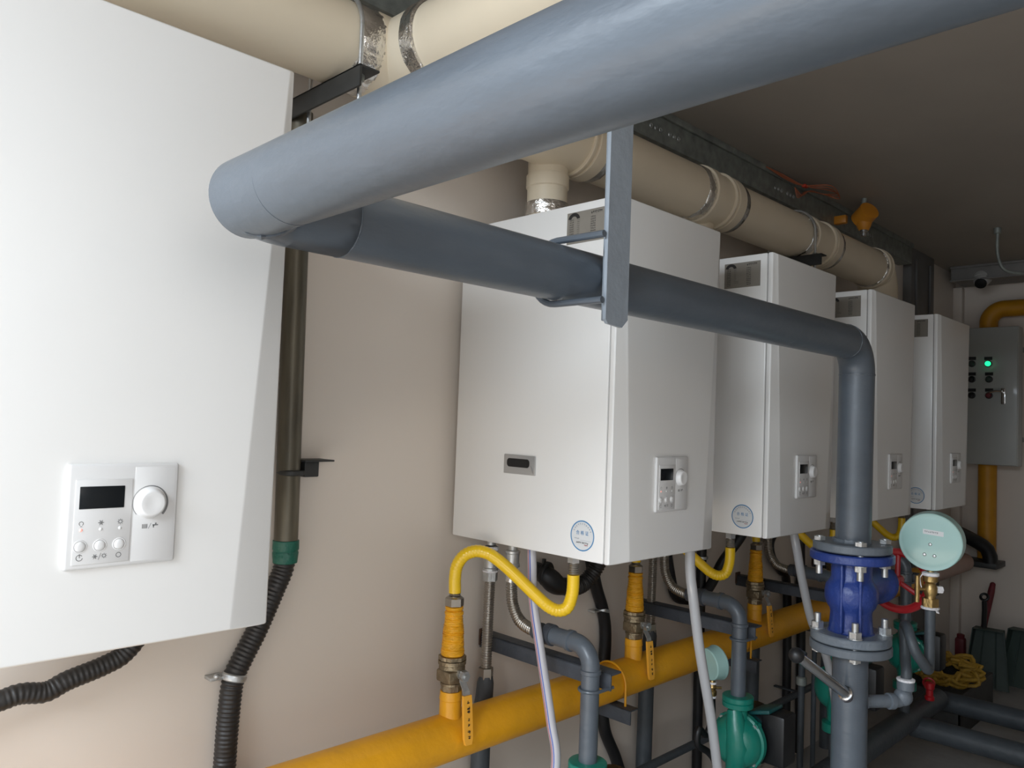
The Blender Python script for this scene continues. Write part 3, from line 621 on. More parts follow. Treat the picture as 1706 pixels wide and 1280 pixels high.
# ------------------------------------------------------------------ yellow gas main with risers
GY, GZ, GR = -0.122, 0.692, 0.0555
gm = thing('gas_main', (1.3, GY, GZ), 'thick yellow gas main running along the wall below the boilers', 'pipe')
MB().tube([(-1.0, GY, GZ)]+[(x_, GY, GZ) for x_ in (0.5, 1.5, 2.5, 3.5)]+[(4.62, GY, GZ)], GR, 40).build('main_pipe', YELLOW, gm)
RXS = [1.290, 2.040, 2.815, 3.54]
for x_ in RXS:
    b = MB(); b.lathe((x_, GY, GZ+GR-0.012), (0, 0, 1), [(0, 0.029), (0.004, 0.0275), (0.046, 0.0268), (0.048, 0.0282), (0.052, 0.0278), (0.068, 0.0265)], 28); b.build('branch_stub', YELLOW, gm)
RN = ['first', 'second', 'third', 'fourth']
HID = 'under the boilers'
def ball_valve(x):
    z = GZ+GR+0.055
    t = thing('gas_valve', (x, GY, z), '', 'valve', 'brass gas valves on the yellow main')
    b = MB(); b.lathe((x, GY, z), (0, 0, 1), [(0, 0.022), (0.002, 0.0255), (0.012, 0.0255), (0.018, 0.0245)], 8)
    b.lathe((x, GY, z+0.016), (0, 0, 1), [(0, 0.0240), (0.002, 0.0275), (0.008, 0.0275), (0.010, 0.0255), (0.016, 0.0255), (0.020, 0.0305), (0.030, 0.0325), (0.052, 0.0325), (0.058, 0.0305), (0.060, 0.0345), (0.070, 0.0345), (0.072, 0.026)], 32)
    b.lathe((x, GY, z+0.086), (0, 0, 1), [(0, 0.026), (0.002, 0.0345), (0.012, 0.0345), (0.013, 0.024)], 8)
    b.box((x-0.035, GY-0.034, z+0.03), (x+0.01, GY+0.02, z+0.064), 0.006)
    for v in b.v: v.z = z+(v.z-z)*0.87
    b.build('valve_body', BRASSD, t)
    e = Vector((-0.10, -0.995, 0)); c = Vector((x, GY, z+0.048))+e*0.029
    b = MB(); b.hexn(c, c+e*0.012, 0.011); b.hexn(c+e*0.020, c+e*0.030, 0.0135); b.cyl(c+e*0.01, c+e*0.036, 0.006); b.build('spindle_nut', ZINC, t)
    sx_ = Vector((0.995, -0.10, 0)); hc = c+e*0.018
    def bar(p, q, w, th):
        p, q = Vector(p), Vector(q); V = []
        for o in (p, q):
            for s, r in ((-1, -1), (1, -1), (1, 1), (-1, 1)): V.append(o+sx_*(s*w)+e*(r*th))
        return V, [[0, 1, 2, 3], [4, 5, 6, 7]]+[[k, (k+1) % 4, 4+(k+1) % 4, 4+k] for k in range(4)]
    b = MB(); zz = Vector((0, 0, 1))
    path = [(hc+zz*0.012, 0.009), (hc-zz*0.014, 0.009), (hc-zz*0.034+e*0.010+sx_*0.004, 0.009), (hc-zz*0.048+e*0.012+sx_*0.005, 0.0095)]
    for (p, w0), (q, w1) in zip(path, path[1:]): b.add(*bar(p, q, w0, 0.0015))
    b.build('lever_plate', ZINC, t)
    b = MB(); p0 = hc-zz*0.044+e*0.012+sx_*0.005; V = []; N = 8
    for k in range(N+1):
        f_ = k/N; wd = 0.0125*(1 if k < N else 0.7)*(0.92 if k == 0 else 1); o = p0-zz*(0.112*f_)+e*(0.012*f_)
        for s, r in ((-1, -1), (-0.85, -1.25), (0.85, -1.25), (1, -1), (1, 1), (-1, 1)): V.append(o+sx_*(s*wd)+e*(r*0.004))
    F = [list(range(6)), [N*6+k for k in range(6)]]+[[i*6+k, i*6+(k+1) % 6, (i+1)*6+(k+1) % 6, (i+1)*6+k] for i in range(N) for k in range(6)]
    b.add(V, F)
    for k, (h, wdt) in enumerate(((0.018, 0.006), (0.032, 0.007), (0.040, 0.007), (0.058, 0.004), (0.070, 0.005), (0.086, 0.007), (0.098, 0.006))):
        o = p0-zz*h+e*(0.0054+0.012*h/0.112)
        glyph_strokes(b, o-sx_*wdt*0.6, sx_, zz, 1, wdt*1.3, 0.0075, 1, 200+k)
    b.build('lever_grip', [YHAND, PLATEK], t)
    # taped reducer and union above the valve
    r_ = thing('gas_riser', (x, GY, z+0.086), '', 'pipe', 'taped yellow reducers over the gas valves')
    b = MB(); zt = z+0.0845; prof = [(0, 0.0255), (0.004, 0.0275)]; rr = random.Random(9)
    for k in range(18):
        h = 0.004+k*0.0062; base = 0.0285-0.0003*k if k < 12 else 0.0285-0.0036-(k-12)*0.0007
        prof += [(h, base-0.0012*rr.random()), (h+0.0042, base+0.0014*rr.random())]
    prof += [(0.118, 0.020), (0.121, 0.0235), (0.128, 0.0235), (0.132, 0.019), (0.136, 0.0225), (0.143, 0.0225), (0.146, 0.017)]
    b.lathe((x, GY, zt), (0, 0, 1), [(h*0.835, q) for h, q in prof], 32); b.build('wrapped_tape', YTAPE, r_, 60)
    b = MB(); b.hexn((x, GY, zt+0.146), (x, GY, zt+0.168), 0.0235); b.lathe((x, GY, zt+0.168), (0, 0, 1), [(0, 0.0225), (0.004, 0.018), (0.006, 0.014)], 24)
    for k in range(4): b.torus((x, GY, zt+0.177+k*0.0045), (0, 0, 1), 0.0115, 0.003, 20, 6)
    for v in b.v: v.z = zt+(v.z-zt)*0.835
    b.build('union_nut', STEEL, r_)
    return t, r_, zt+0.19*0.835
gv1, gr1, HZ = ball_valve(RXS[0])
gv1['label'] = 'brass gas valve with orange lever, frontmost on the yellow main'
gr1['label'] = 'yellow taped reducer under the frontmost looped yellow hose'
def gas_hose(x):
    t = thing('gas_hose', (x, GY, HZ), '', 'hose', 'yellow flexible gas hoses')
    cx, cy = x+0.19, -0.341
    sz = [(0, HZ-0.006), (-0.004, 1.078), (0.012, 1.108), (0.07, 1.132), (0.16, 1.1435), (0.25, 1.141), (0.33, 1.130), (0.464, 1.101), (0.675, 1.047), (0.79, 1.020), (0.88, 1.010), (0.955, 1.018), (0.99, 1.045), (1.0, 1.07), (1.0, 1.098)]
    pts = [(x+(cx-x)*q, GY+(cy-GY)*q, z) for q, z in sz]
    P = spline(pts, 0.0025); bend = []
    for i in range(len(P)):
        a, c = P[max(0, i-6)], P[min(len(P)-1, i+6)]; d1 = (P[i]-a); d2 = (c-P[i])
        bend.append(min(1.0, d1.angle(d2)/0.30) if d1.length > 1e-6 and d2.length > 1e-6 else 0)
    MB().tube(P, lambda i, l: 0.0152*(1+0.05*bend[i]*math.sin(2*PI*l/0.008)), 20).build('sleeve', YHOSE, t, 80)
    b = MB()
    for k in range(5): b.torus((cx, cy, 1.101+k*0.0055), (0, 0, 1), 0.0105, 0.0032, 20, 6)
    b.cyl((cx, cy, 1.095), (cx, cy, 1.13), 0.010)
    b.build('bare_end', STEEL, t)
    b = MB(); b.hexn((cx, cy, 1.128), (cx, cy, ZB-0.001), 0.0165); b.build('end_nut', NICKEL, t)
    return t
gh1 = gas_hose(RXS[0]); gh1['label'] = 'yellow hose looping under the boiler with the chrome handle'
GVL = ['brass gas valve with orange lever, second along the main from the front', 'brass gas valve with orange lever, third along the main, left of the blue valve', 'brass gas valve farthest along the main, hidden behind the blue valve']
GRL = ['yellow taped reducer rising right below the second boiler, by its front corner', 'yellow taped reducer beside the black cable, third along the main', 'yellow taped reducer farthest along the main, behind the vertical pipe']
GHL = ['yellow hose curving up to the boiler behind the drop elbow', 'yellow hose passing behind the top grey flange', 'yellow hose sagging between the two farthest boilers']
for i in range(1, 4):
    s = (RXS[i]-RXS[0], 0, 0)
    copy_tree(gv1, s, GVL[i-1]); copy_tree(gr1, s, GRL[i-1]); copy_tree(gh1, s, GHL[i-1])

# ------------------------------------------------------------------ hoses, pipes and brackets under each boiler
UX = [1.482, 2.245, 2.985, 3.70]; UB = [1.482, 2.188, 2.90, 3.61]
def units(o, labels, X=UX):
    o['label'] = labels[0]
    for i in range(1, len(labels)): copy_tree(o, (X[i]-X[0], 0, 0), labels[i])
u = UX[0]
# A: straight stainless hose down to a dark pipe against the wall
t = thing('straight_steel_hose', (u, -0.04, 0.8), '', 'hose', 'straight stainless hoses')
b = MB(); b.cyl((u, -0.045, 1.13), (u, -0.045, ZB-0.001), 0.0125); b.lathe((u, -0.045, 1.115), (0, 0, -1), [(-0.012, 0.0165), (0, 0.0165), (0.002, 0.0195), (0.010, 0.0195), (0.012, 0.0185), (0.045, 0.0185), (0.047, 0.021), (0.056, 0.021)], 24); b.hexn((u, -0.045, 1.058), (u, -0.045, 1.034), 0.0205)
b.build('coupling', ZINC, t)
b = MB(); b.lathe((u, -0.045, 1.127), (0, 0, -1), [(0, 0.017), (0.002, 0.021), (0.010, 0.021), (0.012, 0.017)], 24); b.build('thread_tape', PTFE, t); b = MB(); b.lathe((u, -0.045, 1.063), (0, 0, -1), [(0, 0.018), (0.001, 0.0215), (0.005, 0.0215), (0.006, 0.018)], 24); b.build('thread_tape', PTFE, t)
corr([(u, -0.045, 1.036), (u, -0.043, 0.93), (u+0.002, -0.040, 0.795)], 0.0138, 'hose', STEEL, t, 0.0066, 0.10, 0.0013)
b = MB(); b.hexn((u+0.002, -0.040, 0.800), (u+0.002, -0.040, 0.772), 0.0205); b.build('lower_nut', STEEL, t)
units(t, ['straight stainless hose left of the slotted black bracket, nearest of the straight ones', 'straight stainless hose just behind the lever of the second gas valve', 'straight stainless hose behind the third gas valve', 'straight stainless hose under the farthest boiler, behind the blue valve'])
t = thing('riser_pipe', (u, -0.02, 0), '', 'pipe', 'dark grey risers on the wall behind the gas main')
b = MB(); b.tube([(u+0.002, -0.040, 0.778), (u+0.002, -0.040, 0.76), (u+0.003, -0.036, 0.72), (u+0.004, -0.030, 0.69), (u+0.004, -0.026, 0.30), (u+0.004, -0.026, 0.0)], lambda i, l: [0.019, 0.0225, 0.024, 0.0255, 0.0265, 0.0265][i], 24); b.build('pipe', GREYD, t)
units(t, ['dark grey riser passing behind the main near the frontmost gas valve', 'dark grey riser on the wall left of the green pump', 'dark grey riser on the wall right of the pump pipe', 'dark grey riser behind the blue valve column'])
# B: bent stainless hose into a grey elbow pipe down to the pump
BYF, BZH, BV = -0.128, 0.938, -0.402
t = thing('bent_steel_hose', (u, BYF, 1.0), '', 'hose', 'bent stainless hoses')
b = MB(); b.cyl((u, BYF, 1.12), (u, BYF, ZB-0.001), 0.012); b.lathe((u, BYF, 1.128), (0, 0, -1), [(0, 0.016), (0.002, 0.0195), (0.008, 0.0195), (0.010, 0.0175), (0.034, 0.0175), (0.036, 0.0195), (0.044, 0.0195), (0.046, 0.015), (0.066, 0.0145)], 24); b.build('coupling', ZINC, t)
P = spline([(u, BYF, 1.066), (u, BYF-0.0005, 1.02), (u, BYF-0.008, 0.985), (u, BYF-0.032, 0.952), (u, BYF-0.068, 0.939), (u, BYF-0.095, BZH)], 0.0013)
MB().tube(P, lambda i, l: 0.0145*(1+0.10*math.sin(2*PI*l/0.0066)), 18).build('hose', STEEL, t, 80)
b = MB(); b.lathe((u, BYF, 1.064), (0, 0, -1), [(0, 0.0145), (0.001, 0.0172), (0.018, 0.0172), (0.019, 0.0145)], 20); b.build('foil_scrap', FOIL, t)
units(t, ['bent stainless hose beside the clear striped hose, nearest of the bent ones', 'bent stainless hose right of the second gas valve', 'bent stainless hose just left of the blue valve flange', 'bent stainless hose behind the blue valve'], UB)
t = thing('pump_pipe', (u, BV, 0.7), '', 'pipe', 'grey elbow pipes down to the pumps')
b = MB(); b.lathe((u, BYF-0.090, BZH), (0, -1, 0), [(0, 0.016), (0.002, 0.0215), (0.022, 0.0225), (0.024, 0.019), (0.040, 0.019), (0.042, 0.0265), (0.062, 0.0265), (0.064, 0.022)], 8 if False else 24); b.build('union', BRACK, t)
b = MB(); b.tube(arc_corner([(u, BYF-0.13, BZH), (u, BV, BZH), (u, BV, 0.60)], 0.050, 12), 0.0222, 28); b.lathe((u, BV+0.058, BZH), (0, 1, 0), [(0, 0.0222), (0.002, 0.0258), (0.012, 0.0258), (0.014, 0.0222)], 28, cap=False)
b.lathe((u, BV, BZH-0.052), (0, 0, -1), [(0, 0.0222), (0.002, 0.0255), (0.010, 0.0255), (0.012, 0.0222)], 28, cap=False)
b.build('elbow_pipe', GREYL if False else GREY, t)
units(t, ['grey elbow pipe going down to the pump cut off by the bottom edge', 'grey elbow pipe standing on the green pump left of the black ball rod', 'grey elbow pipe behind the blue valve flange', 'grey elbow pipe hidden behind the handwheel of the blue valve'], UB)
t = thing('support_bracket', (u+0.05, YW, 0.85), '', 'bracket', 'dark angle brackets out of the wall')
bx0 = u+0.040
b = MB(); b.box((bx0, -0.432, 0.832), (bx0+0.005, YW, 0.872), 0.001); b.box((bx0, -0.432, 0.867), (bx0+0.042, YW, 0.872), 0.001)
b.build('angle_bar', BRACK, t)
b = MB(); r = 0.0255; zc = 0.838
pts = [(bx0+0.016, BV-r, zc), (u, BV-r, zc)]+[(u-r*math.sin(a), BV-r*math.cos(a), zc) for a in [PI*k/12 for k in range(1, 13)]]+[(bx0+0.016, BV+r, zc)]
b.tube(pts, 0.0042, 8); b.build('u_bolt', GREY, t)
b = MB(); b.box((bx0-0.005, 0.024, 0.838), (bx0+0.03, YW, 0.884), 0.003); b.build('foam_patch', RUST, t)
units(t, ['dark angle bracket over the main holding the nearest elbow pipe', 'dark angle bracket behind the silver grey hose', 'dark angle bracket left of the blue valve', 'dark angle bracket hidden behind the blue valve'], UB)
# small brackets carrying the main
SBX = [1.905, 2.66, 3.4]
t = thing('main_bracket', (SBX[0], YW, 0.6), 'small dark bracket under the gas main beside the nearest elbow pipe', 'bracket', 'small brackets under the gas main')
x = SBX[0]; zt = GZ-GR-0.001
b = MB(); b.box((x, -0.215, zt-0.004), (x+0.040, YW, zt), 0.001); b.box((x, -0.215, zt-0.042), (x+0.005, YW, zt), 0.001); b.build('angle_bar', BRACK, t)
b = MB(); r = GR+0.004; pts = [(x+0.02, GY-r, zt-0.02)]+[(x+0.02, GY-r*math.cos(a), GZ+r*math.sin(a)) for a in [PI*k/18 for k in range(19)]]+[(x+0.02, GY+r, zt-0.02)]
b.tube(pts, 0.0035, 8); b.build('u_bolt', YELLOW, t)
for i, l in ((1, 'small dark bracket under the gas main right of the pump pipe'), (2, 'small dark bracket under the gas main behind the blue valve')): copy_tree(t, (SBX[i]-SBX[0], 0, 0), l)

# green circulating pumps
def pump(x, y, z):
    t = thing('circulator_pump', (x, y, z-0.2), '', 'pump', 'green circulating pumps')
    b = MB(); b.lathe((x, y, z), (0, 0, -1), [(0, 0.030), (0.001, 0.044), (0.003, 0.046), (0.015, 0.046), (0.017, 0.043), (0.019, 0.046), (0.032, 0.045), (0.035, 0.036), (0.040, 0.028), (0.075, 0.030), (0.10, 0.036)], 36)
    b.build('port_flange', GREEN, t); b = MB(); b.lathe((x, y, z-0.215), (0, 0, -1), [(-0.03, 0.036), (0, 0.030), (0.03, 0.028), (0.035, 0.036), (0.038, 0.046), (0.068, 0.046), (0.070, 0.03)], 36)
    b.build('port_flange', GREEN, t)
    c = Vector((x-0.012, y, z-0.135))
    b = MB(); b.lathe(c-Vector((0.042, 0, 0)), (1, 0, 0), [(0, 0.02), (0.004, 0.040), (0.016, 0.058), (0.030, 0.070), (0.044, 0.076), (0.058, 0.077), (0.062, 0.083), (0.078, 0.083), (0.082, 0.07)], 40)
    b.tube([(x-0.018, y, z-0.04), (x-0.026, y-0.010, z-0.09), (x-0.030, y-0.02, z-0.135), (x-0.026, y-0.012, z-0.19), (x-0.018, y, z-0.24)], lambda i, l: [0.022, 0.030, 0.036, 0.030, 0.022][i], 20)
    for k in range(4):
        a = PI/4+k*PI/2; q = c+Vector((0.018, math.cos(a)*0.076, math.sin(a)*0.076)); b.cyl(q, q+Vector((0.022, 0, 0)), 0.010, n=10)
    b.build('volute', GREEN, t, 50)
    for k in range(4):
        a = PI/4+k*PI/2; q = c+Vector((0.012, math.cos(a)*0.076, math.sin(a)*0.076)); MB().hexn(q, q+Vector((0.006, 0, 0)), 0.0065).build('screw', ZINC, t)
    b = MB(); b.lathe(c+Vector((0.040, 0, 0)), (1, 0, 0), [(0, 0.068), (0.01, 0.070), (0.06, 0.068), (0.065, 0.06), (0.085, 0.056), (0.088, 0.02)], 32); b.build('motor', mat('dark green motor', (0.006, 0.07, 0.07), 0.4) if 'dark green motor' not in bpy.data.materials else bpy.data.materials['dark green motor'], t)
    b = MB(); b.box((x+0.046, y-0.125, z-0.195), (x+0.128, y-0.050, z-0.045), 0.010); b.build('terminal_box', BLACKP, t)
    b = MB(); b.box((x+0.035, y-0.085, z-0.062), (x+0.125, y+0.045, z-0.050), 0.004, mtx=Matrix.Rotation(-0.28, 3, 'X')); b.build('name_plate', bpy.data.materials['dark green motor'], t)
    b = MB(); b.lathe(c+Vector((0.078, 0, 0)), (1, 0, 0), [(0, 0.080), (0.006, 0.086), (0.06, 0.088), (0.085, 0.075), (0.095, 0.05), (0.096, 0.01)], 32); b.build('motor_cap', BLACKP, t)
    return t
pz = 0.672
t = pump(u, BV, pz)
units(t, ['green pump cut off by the bottom edge, only its top flange showing', 'green circulating pump standing clear at the bottom left of the vertical grey pipe', 'green pump half hidden behind the vertical grey pipe', 'green pump right of the vertical grey pipe, under the handwheel'], UB)
hd = thing('return_header', (3.0, BV, 0.25), 'dark grey header pipe along the floor under the pumps', 'pipe')
MB().cyl((1.0, BV, 0.25), (4.05, BV, 0.25), 0.046, n=32).build('pipe', GREYD, hd)
for x_ in UB: MB().cyl((x_, BV, 0.28), (x_, BV, 0.390), 0.022, n=24).build('branch_stub', GREYD, hd)
for x_ in (1.3, 2.75):
    MB().box((x_-0.02, BV-0.03, 0), (x_+0.02, BV+0.03, 0.205), 0.002).build('leg', GREYD, hd)
th = thing('thin_pipe', (2.5, -0.10, 0.365), 'thin dark pipe running low along the wall behind the pumps', 'pipe')
MB().cyl((1.6, -0.10, 0.365), (4.3, -0.10, 0.365), 0.0135, n=20).build('pipe', GREYD, th)
for x_ in (1.9, 3.3): MB().box((x_-0.01, -0.10, 0.350), (x_+0.01, YW, 0.356), 0.001).build('wall_arm', GREYD, th)

# gauges on thin pipes next to each pump
u1 = u; u = 2.205
t = thing('small_gauge', (u, -0.305, 0.45), '', 'gauge', 'small pressure gauges by the pumps')
gz = 0.738; gd = Vector((0.93, -0.34, 0.1)).normalized(); gc_ = Vector((u, -0.305, gz))
b = MB(); b.lathe(gc_-gd*0.02, gd, [(0, 0.044), (0.003, 0.048), (0.030, 0.050), (0.036, 0.053), (0.040, 0.052), (0.041, 0.046)], 40); b.build('case', GAUGE, t)
b = MB(); b.lathe(gc_+gd*0.019, gd, [(0, 0.046), (0.001, 0.0001)], 32); b.build('dial', DIAL, t)
b = MB(); b.lathe((u, -0.305, gz-0.098), (0, 0, 1), [(0, 0.012), (0.004, 0.014), (0.014, 0.014), (0.018, 0.010), (0.026, 0.013), (0.036, 0.010), (0.044, 0.009), (0.05, 0.006)], 16); b.cyl((u, -0.305, gz-0.074), (u+0.02, -0.325, gz-0.074), 0.004); b.build('brass_cock', BRASS, t)
b = MB(); b.lathe((u, -0.305, gz-0.104), (0, 0, 1), [(0, 0.013), (0.006, 0.013)], 16); b.build('thread_tape', PTFE, t); b = MB(); b.lathe((u, -0.305, gz-0.062), (0, 0, 1), [(0, 0.013), (0.006, 0.013)], 16); b.build('thread_tape', PTFE, t)
b = MB(); b.tube(spline([(u, -0.305, gz-0.104), (u, -0.305, gz-0.17), (u-0.02, -0.300, gz-0.215), (u-0.055, -0.295, gz-0.19), (u-0.06, -0.295, gz-0.235), (u-0.02, -0.31, gz-0.265), (u-0.01, -0.33, gz-0.30), (u-0.005, -0.36, gz-0.42), (u, BV+0.02, 0.27)], 0.01), 0.0105, 14); b.build('siphon_tube', BLACKP, t)
t['label'] = 'small pale gauge on a brass cock left of the pump pipe, under the main'; del t['group']; u = u1

# drain hoses
def striped(pts, r, m, par, stripes=True, name='tube'):
    P = spline(pts, 0.012); n = 28
    return MB().tube(P, r, n, True, 0, (lambda k: 1 if k in (19, 8) else (2 if k in (21, 10) else 0)) if stripes else None).build(name, [m, STRB, STRR], par, 80)
t = thing('drain_hose', (u, -0.2, 1.15), 'clear drain hose with blue and red stripes in front of the nearest bent steel hose', 'hose', 'drain hoses hanging from the boilers')
striped([(1.447, -0.228, ZB-0.001), (1.447, -0.232, 1.11), (1.446, -0.241, 1.022), (1.445, -0.278, 0.883), (1.444, -0.315, 0.749), (1.436, -0.342, 0.646), (1.40, -0.33, 0.45), (1.36, -0.32, 0.2), (1.35, -0.32, 0.02)], 0.0118, DRAIN, t)
t = thing('drain_hose', (1.76, -0.47, 1.15), 'silvery grey hose curving down right of the second gas valve', 'hose', 'drain hoses hanging from the boilers')
striped([(1.765, -0.488, ZB-0.001), (1.762, -0.492, 1.10), (1.768, -0.50, 1.028), (1.802, -0.50, 0.901), (1.84, -0.50, 0.79), (1.87, -0.50, 0.702), (1.907, -0.50, 0.568), (1.95, -0.50, 0.40), (2.0, -0.5, 0.03)], 0.0130, DRAING, t, False)
t = thing('drain_hose', (2.36, -0.47, 1.15), 'silvery grey hose passing behind the flanges of the blue valve', 'hose', 'drain hoses hanging from the boilers')
striped([(2.350, -0.488, ZB-0.001), (2.352, -0.498, 1.11), (2.395, -0.50, 0.999), (2.465, -0.50, 0.868), (2.558, -0.50, 0.767), (2.64, -0.50, 0.615), (2.72, -0.5, 0.35), (2.75, -0.5, 0.03)], 0.0130, DRAING, t, False)

# black drain traps and cables behind the boilers
t = thing('black_trap_pipe', (1.75, -0.02, 1.0), 'fat black drain elbow behind the yellow hose of the handled boiler', 'pipe')
b = MB(); b.tube(spline([(1.735, YW-0.002, 1.02), (1.732, 0.005, 1.022), (1.735, -0.025, 1.012), (1.77, -0.032, 0.985), (1.81, -0.032, 0.975)], 0.006), lambda i, l: 0.029-0.003*math.sin(l*60), 24); b.lathe((1.735, -0.012, 1.02), (0.2, -1, -0.1), [(0, 0.033), (0.003, 0.036), (0.012, 0.036), (0.015, 0.033)], 28); b.cyl((1.735, -0.01, 1.045), (1.735, -0.01, 1.062), 0.006, n=8); b.build('elbow', BLACKP, t)
corr([(1.80, -0.032, 0.976), (1.86, -0.034, 0.968), (1.90, -0.036, 0.980), (1.93, -0.05, 1.02), (1.95, -0.07, 1.08), (1.96, -0.10, 1.13)], 0.0235, 'corrugated_spout', BLACKH, t, 0.009, 0.08)
t = thing('black_cable_hose', (2.05, 0.0, 0.9), 'black hose on the wall between the first two gas valves', 'hose')
MB().tube(spline([(1.92, -0.02, 1.12), (1.965, -0.006, 1.02), (2.005, 0.004, 0.94), (2.045, 0.006, 0.86), (2.062, 0.006, 0.78), (2.058, 0.006, 0.66), (2.056, 0.006, 0.57), (2.075, 0.006, 0.47), (2.14, 0.006, 0.36), (2.175, 0.004, 0.25), (2.18, 0.004, 0.02)], 0.012), 0.0195, 16).build('hose', BLACKP, t)
b = MB(); b.torus((2.043, 0.006, 0.865), (0.3, 0, 1), 0.0205, 0.003, 20, 6, flat=2); b.box((1.995, 0.0, 0.862), (2.025, YW, 0.868), 0.001); b.build('clip', ZINC, t)
t = thing('black_cable_hose', (2.6, 0.0, 0.95), 'black hose dropping in front of the wall left of the third gas valve', 'hose')
MB().tube(spline([(2.74, -0.14, 1.15), (2.735, -0.10, 1.06), (2.70, -0.045, 0.96), (2.655, -0.030, 0.885), (2.60, -0.016, 0.835), (2.52, 0.002, 0.835), (2.46, 0.004, 0.86), (2.42, 0.004, 0.95), (2.37, 0.0, 1.10)], 0.012), 0.0185, 16).build('hose', BLACKP, t)
t = thing('black_cable_hose', (2.62, 0.0, 0.5), 'straight black hose clipped to the wall behind the second yellow hose', 'hose')
MB().tube(spline([(2.645, 0.011, 1.15), (2.645, 0.011, 0.9), (2.645, 0.011, 0.5), (2.65, 0.011, 0.02)], 0.02), 0.0185, 16).build('hose', BLACKP, t)
b = MB(); b.torus((2.645, 0.008, 0.975), (0, 0, 1), 0.0195, 0.003, 20, 6, flat=2); b.build('clip', ZINC, t)
t = thing('black_cable_hose', (3.3, 0.0, 1.0), 'black hose looping just left of the blue top flange', 'hose')
MB().tube(spline([(3.34, -0.03, 1.14), (3.30, -0.02, 1.09), (3.22, -0.01, 1.05), (3.17, 0.0, 0.99), (3.20, 0.004, 0.92), (3.28, 0.004, 0.86), (3.34, 0.004, 0.80), (3.36, 0.004, 0.5), (3.36, 0.004, 0.02)], 0.012), 0.0185, 16).build('hose', BLACKP, t)
t = thing('black_cable_hose', (3.6, 0.0, 1.0), 'black hose dropping behind the blue top flange', 'hose')
MB().tube(spline([(3.46, 0.0, 1.15), (3.47, 0.004, 1.0), (3.48, 0.006, 0.85), (3.50, 0.006, 0.5), (3.50, 0.006, 0.02)], 0.015), 0.02, 16).build('hose', BLACKP, t)

# two vent pipes with black caps by the header
for i, (x_, y_, l) in enumerate(((2.95, -0.25, 'dark vent pipe behind the black ball rod, the left one'), (3.06, -0.25, 'dark vent pipe behind the black ball rod, the right one'))):
    t = thing('vent_pipe', (x_, y_, 0.29), l, 'pipe', 'dark vent pipes over the header')
    if i == 0:
        b = MB(); b.tube(spline([(x_, y_, 0.001), (x_, y_, 0.37), (x_, y_, 0.55), (x_+0.005, y_, 0.60), (x_+0.02, y_, 0.62)], 0.01), 0.012, 14); b.build('tube', GREYD, t)
        b = MB(); b.lathe((x_, y_, 0.50), (0, 0, 1), [(0, 0.014), (0.004, 0.019), (0.03, 0.019), (0.034, 0.014)], 14); b.build('coupling', GALV, t)
    else:
        MB().tube([(x_, y_, 0.001), (x_, y_, 0.37), (x_, y_, 0.69)], 0.0095, 14).build('tube', GREYD, t)
        MB().lathe((x_, y_, 0.685), (0, 0, 1), [(0, 0.014), (0.003, 0.016), (0.025, 0.016), (0.028, 0.012)], 16).build('cap', BLACKP, t)

# ------------------------------------------------------------------ back wall: cabinet, yellow pipe, end of the gas main, lagged elbow
yx = 5.735
t = thing('gas_inlet_pipe', (yx, -0.19, 0.7), 'yellow pipe bending down behind the control cabinet on the end wall', 'pipe')
b = MB(); b.tube(arc_corner([(yx, -1.6, 2.30), (yx, -0.185, 2.30), (yx, -0.185, 0.70)], 0.09, 12), 0.0525, 32); b.build('pipe', YSHADE, t, 60)
t = thing('control_cabinet', (5.6, -0.24, 1.3), 'pale grey control cabinet with a lit green lamp on the end wall', 'cabinet')
MB().box((5.575, -0.388, 1.300), (5.675, -0.105, 2.165), 0.004).build('body', CABIN, t)
MB().box((5.562, -0.384, 1.304), (5.5745, -0.109, 2.161), 0.003).build('door', CABIN, t)
b = MB()
for z_ in (1.45, 2.02): b.box((5.675, -0.37, z_), (XB-0.001, -0.335, z_+0.03)); b.box((5.675, -0.13, z_), (XB-0.001, -0.112, z_+0.03))
b.build('wall_stay', GALV, t)
cabl = [((-0.136, 1.935), GREENS, 'lamp'), ((-0.227, 1.933), LEDG, 'lamp'), ((-0.136, 1.836), BLACKP, 'push_button'), ((-0.232, 1.835), GREENS, 'push_button'), ((-0.137, 1.734), BLACKP, 'push_button'), ((-0.233, 1.734), REDD, 'push_button')]
for (y_, z_), m_, nm in cabl:
    b = MB(); b.lathe((5.562, y_, z_), (-1, 0, 0), [(0, 0.021), (0.006, 0.021), (0.008, 0.017)], 24, 1); b.lathe((5.556, y_, z_), (-1, 0, 0), [(0, 0.016), (0.012, 0.016), (0.018, 0.012), (0.020, 0.0001)], 24, 0)
    b.box((5.558, y_-0.022, z_+0.024), (5.562, y_+0.022, z_+0.044), 0, 1)
    o = b.build(nm, [m_, BLACKP], t)
    if m_ is LEDG: o['label'] = 'lit green lamp'
b = MB(); b.box((5.545, -0.325, 1.68), (5.562, -0.300, 1.778), 0.003); b.cyl((5.55, -0.312, 1.757), (5.52, -0.312, 1.757), 0.008); b.tube([(5.522, -0.312, 1.757), (5.52, -0.28, 1.76), (5.52, -0.245, 1.752)], 0.007, 8); b.build('key_lock', CHROME, t)
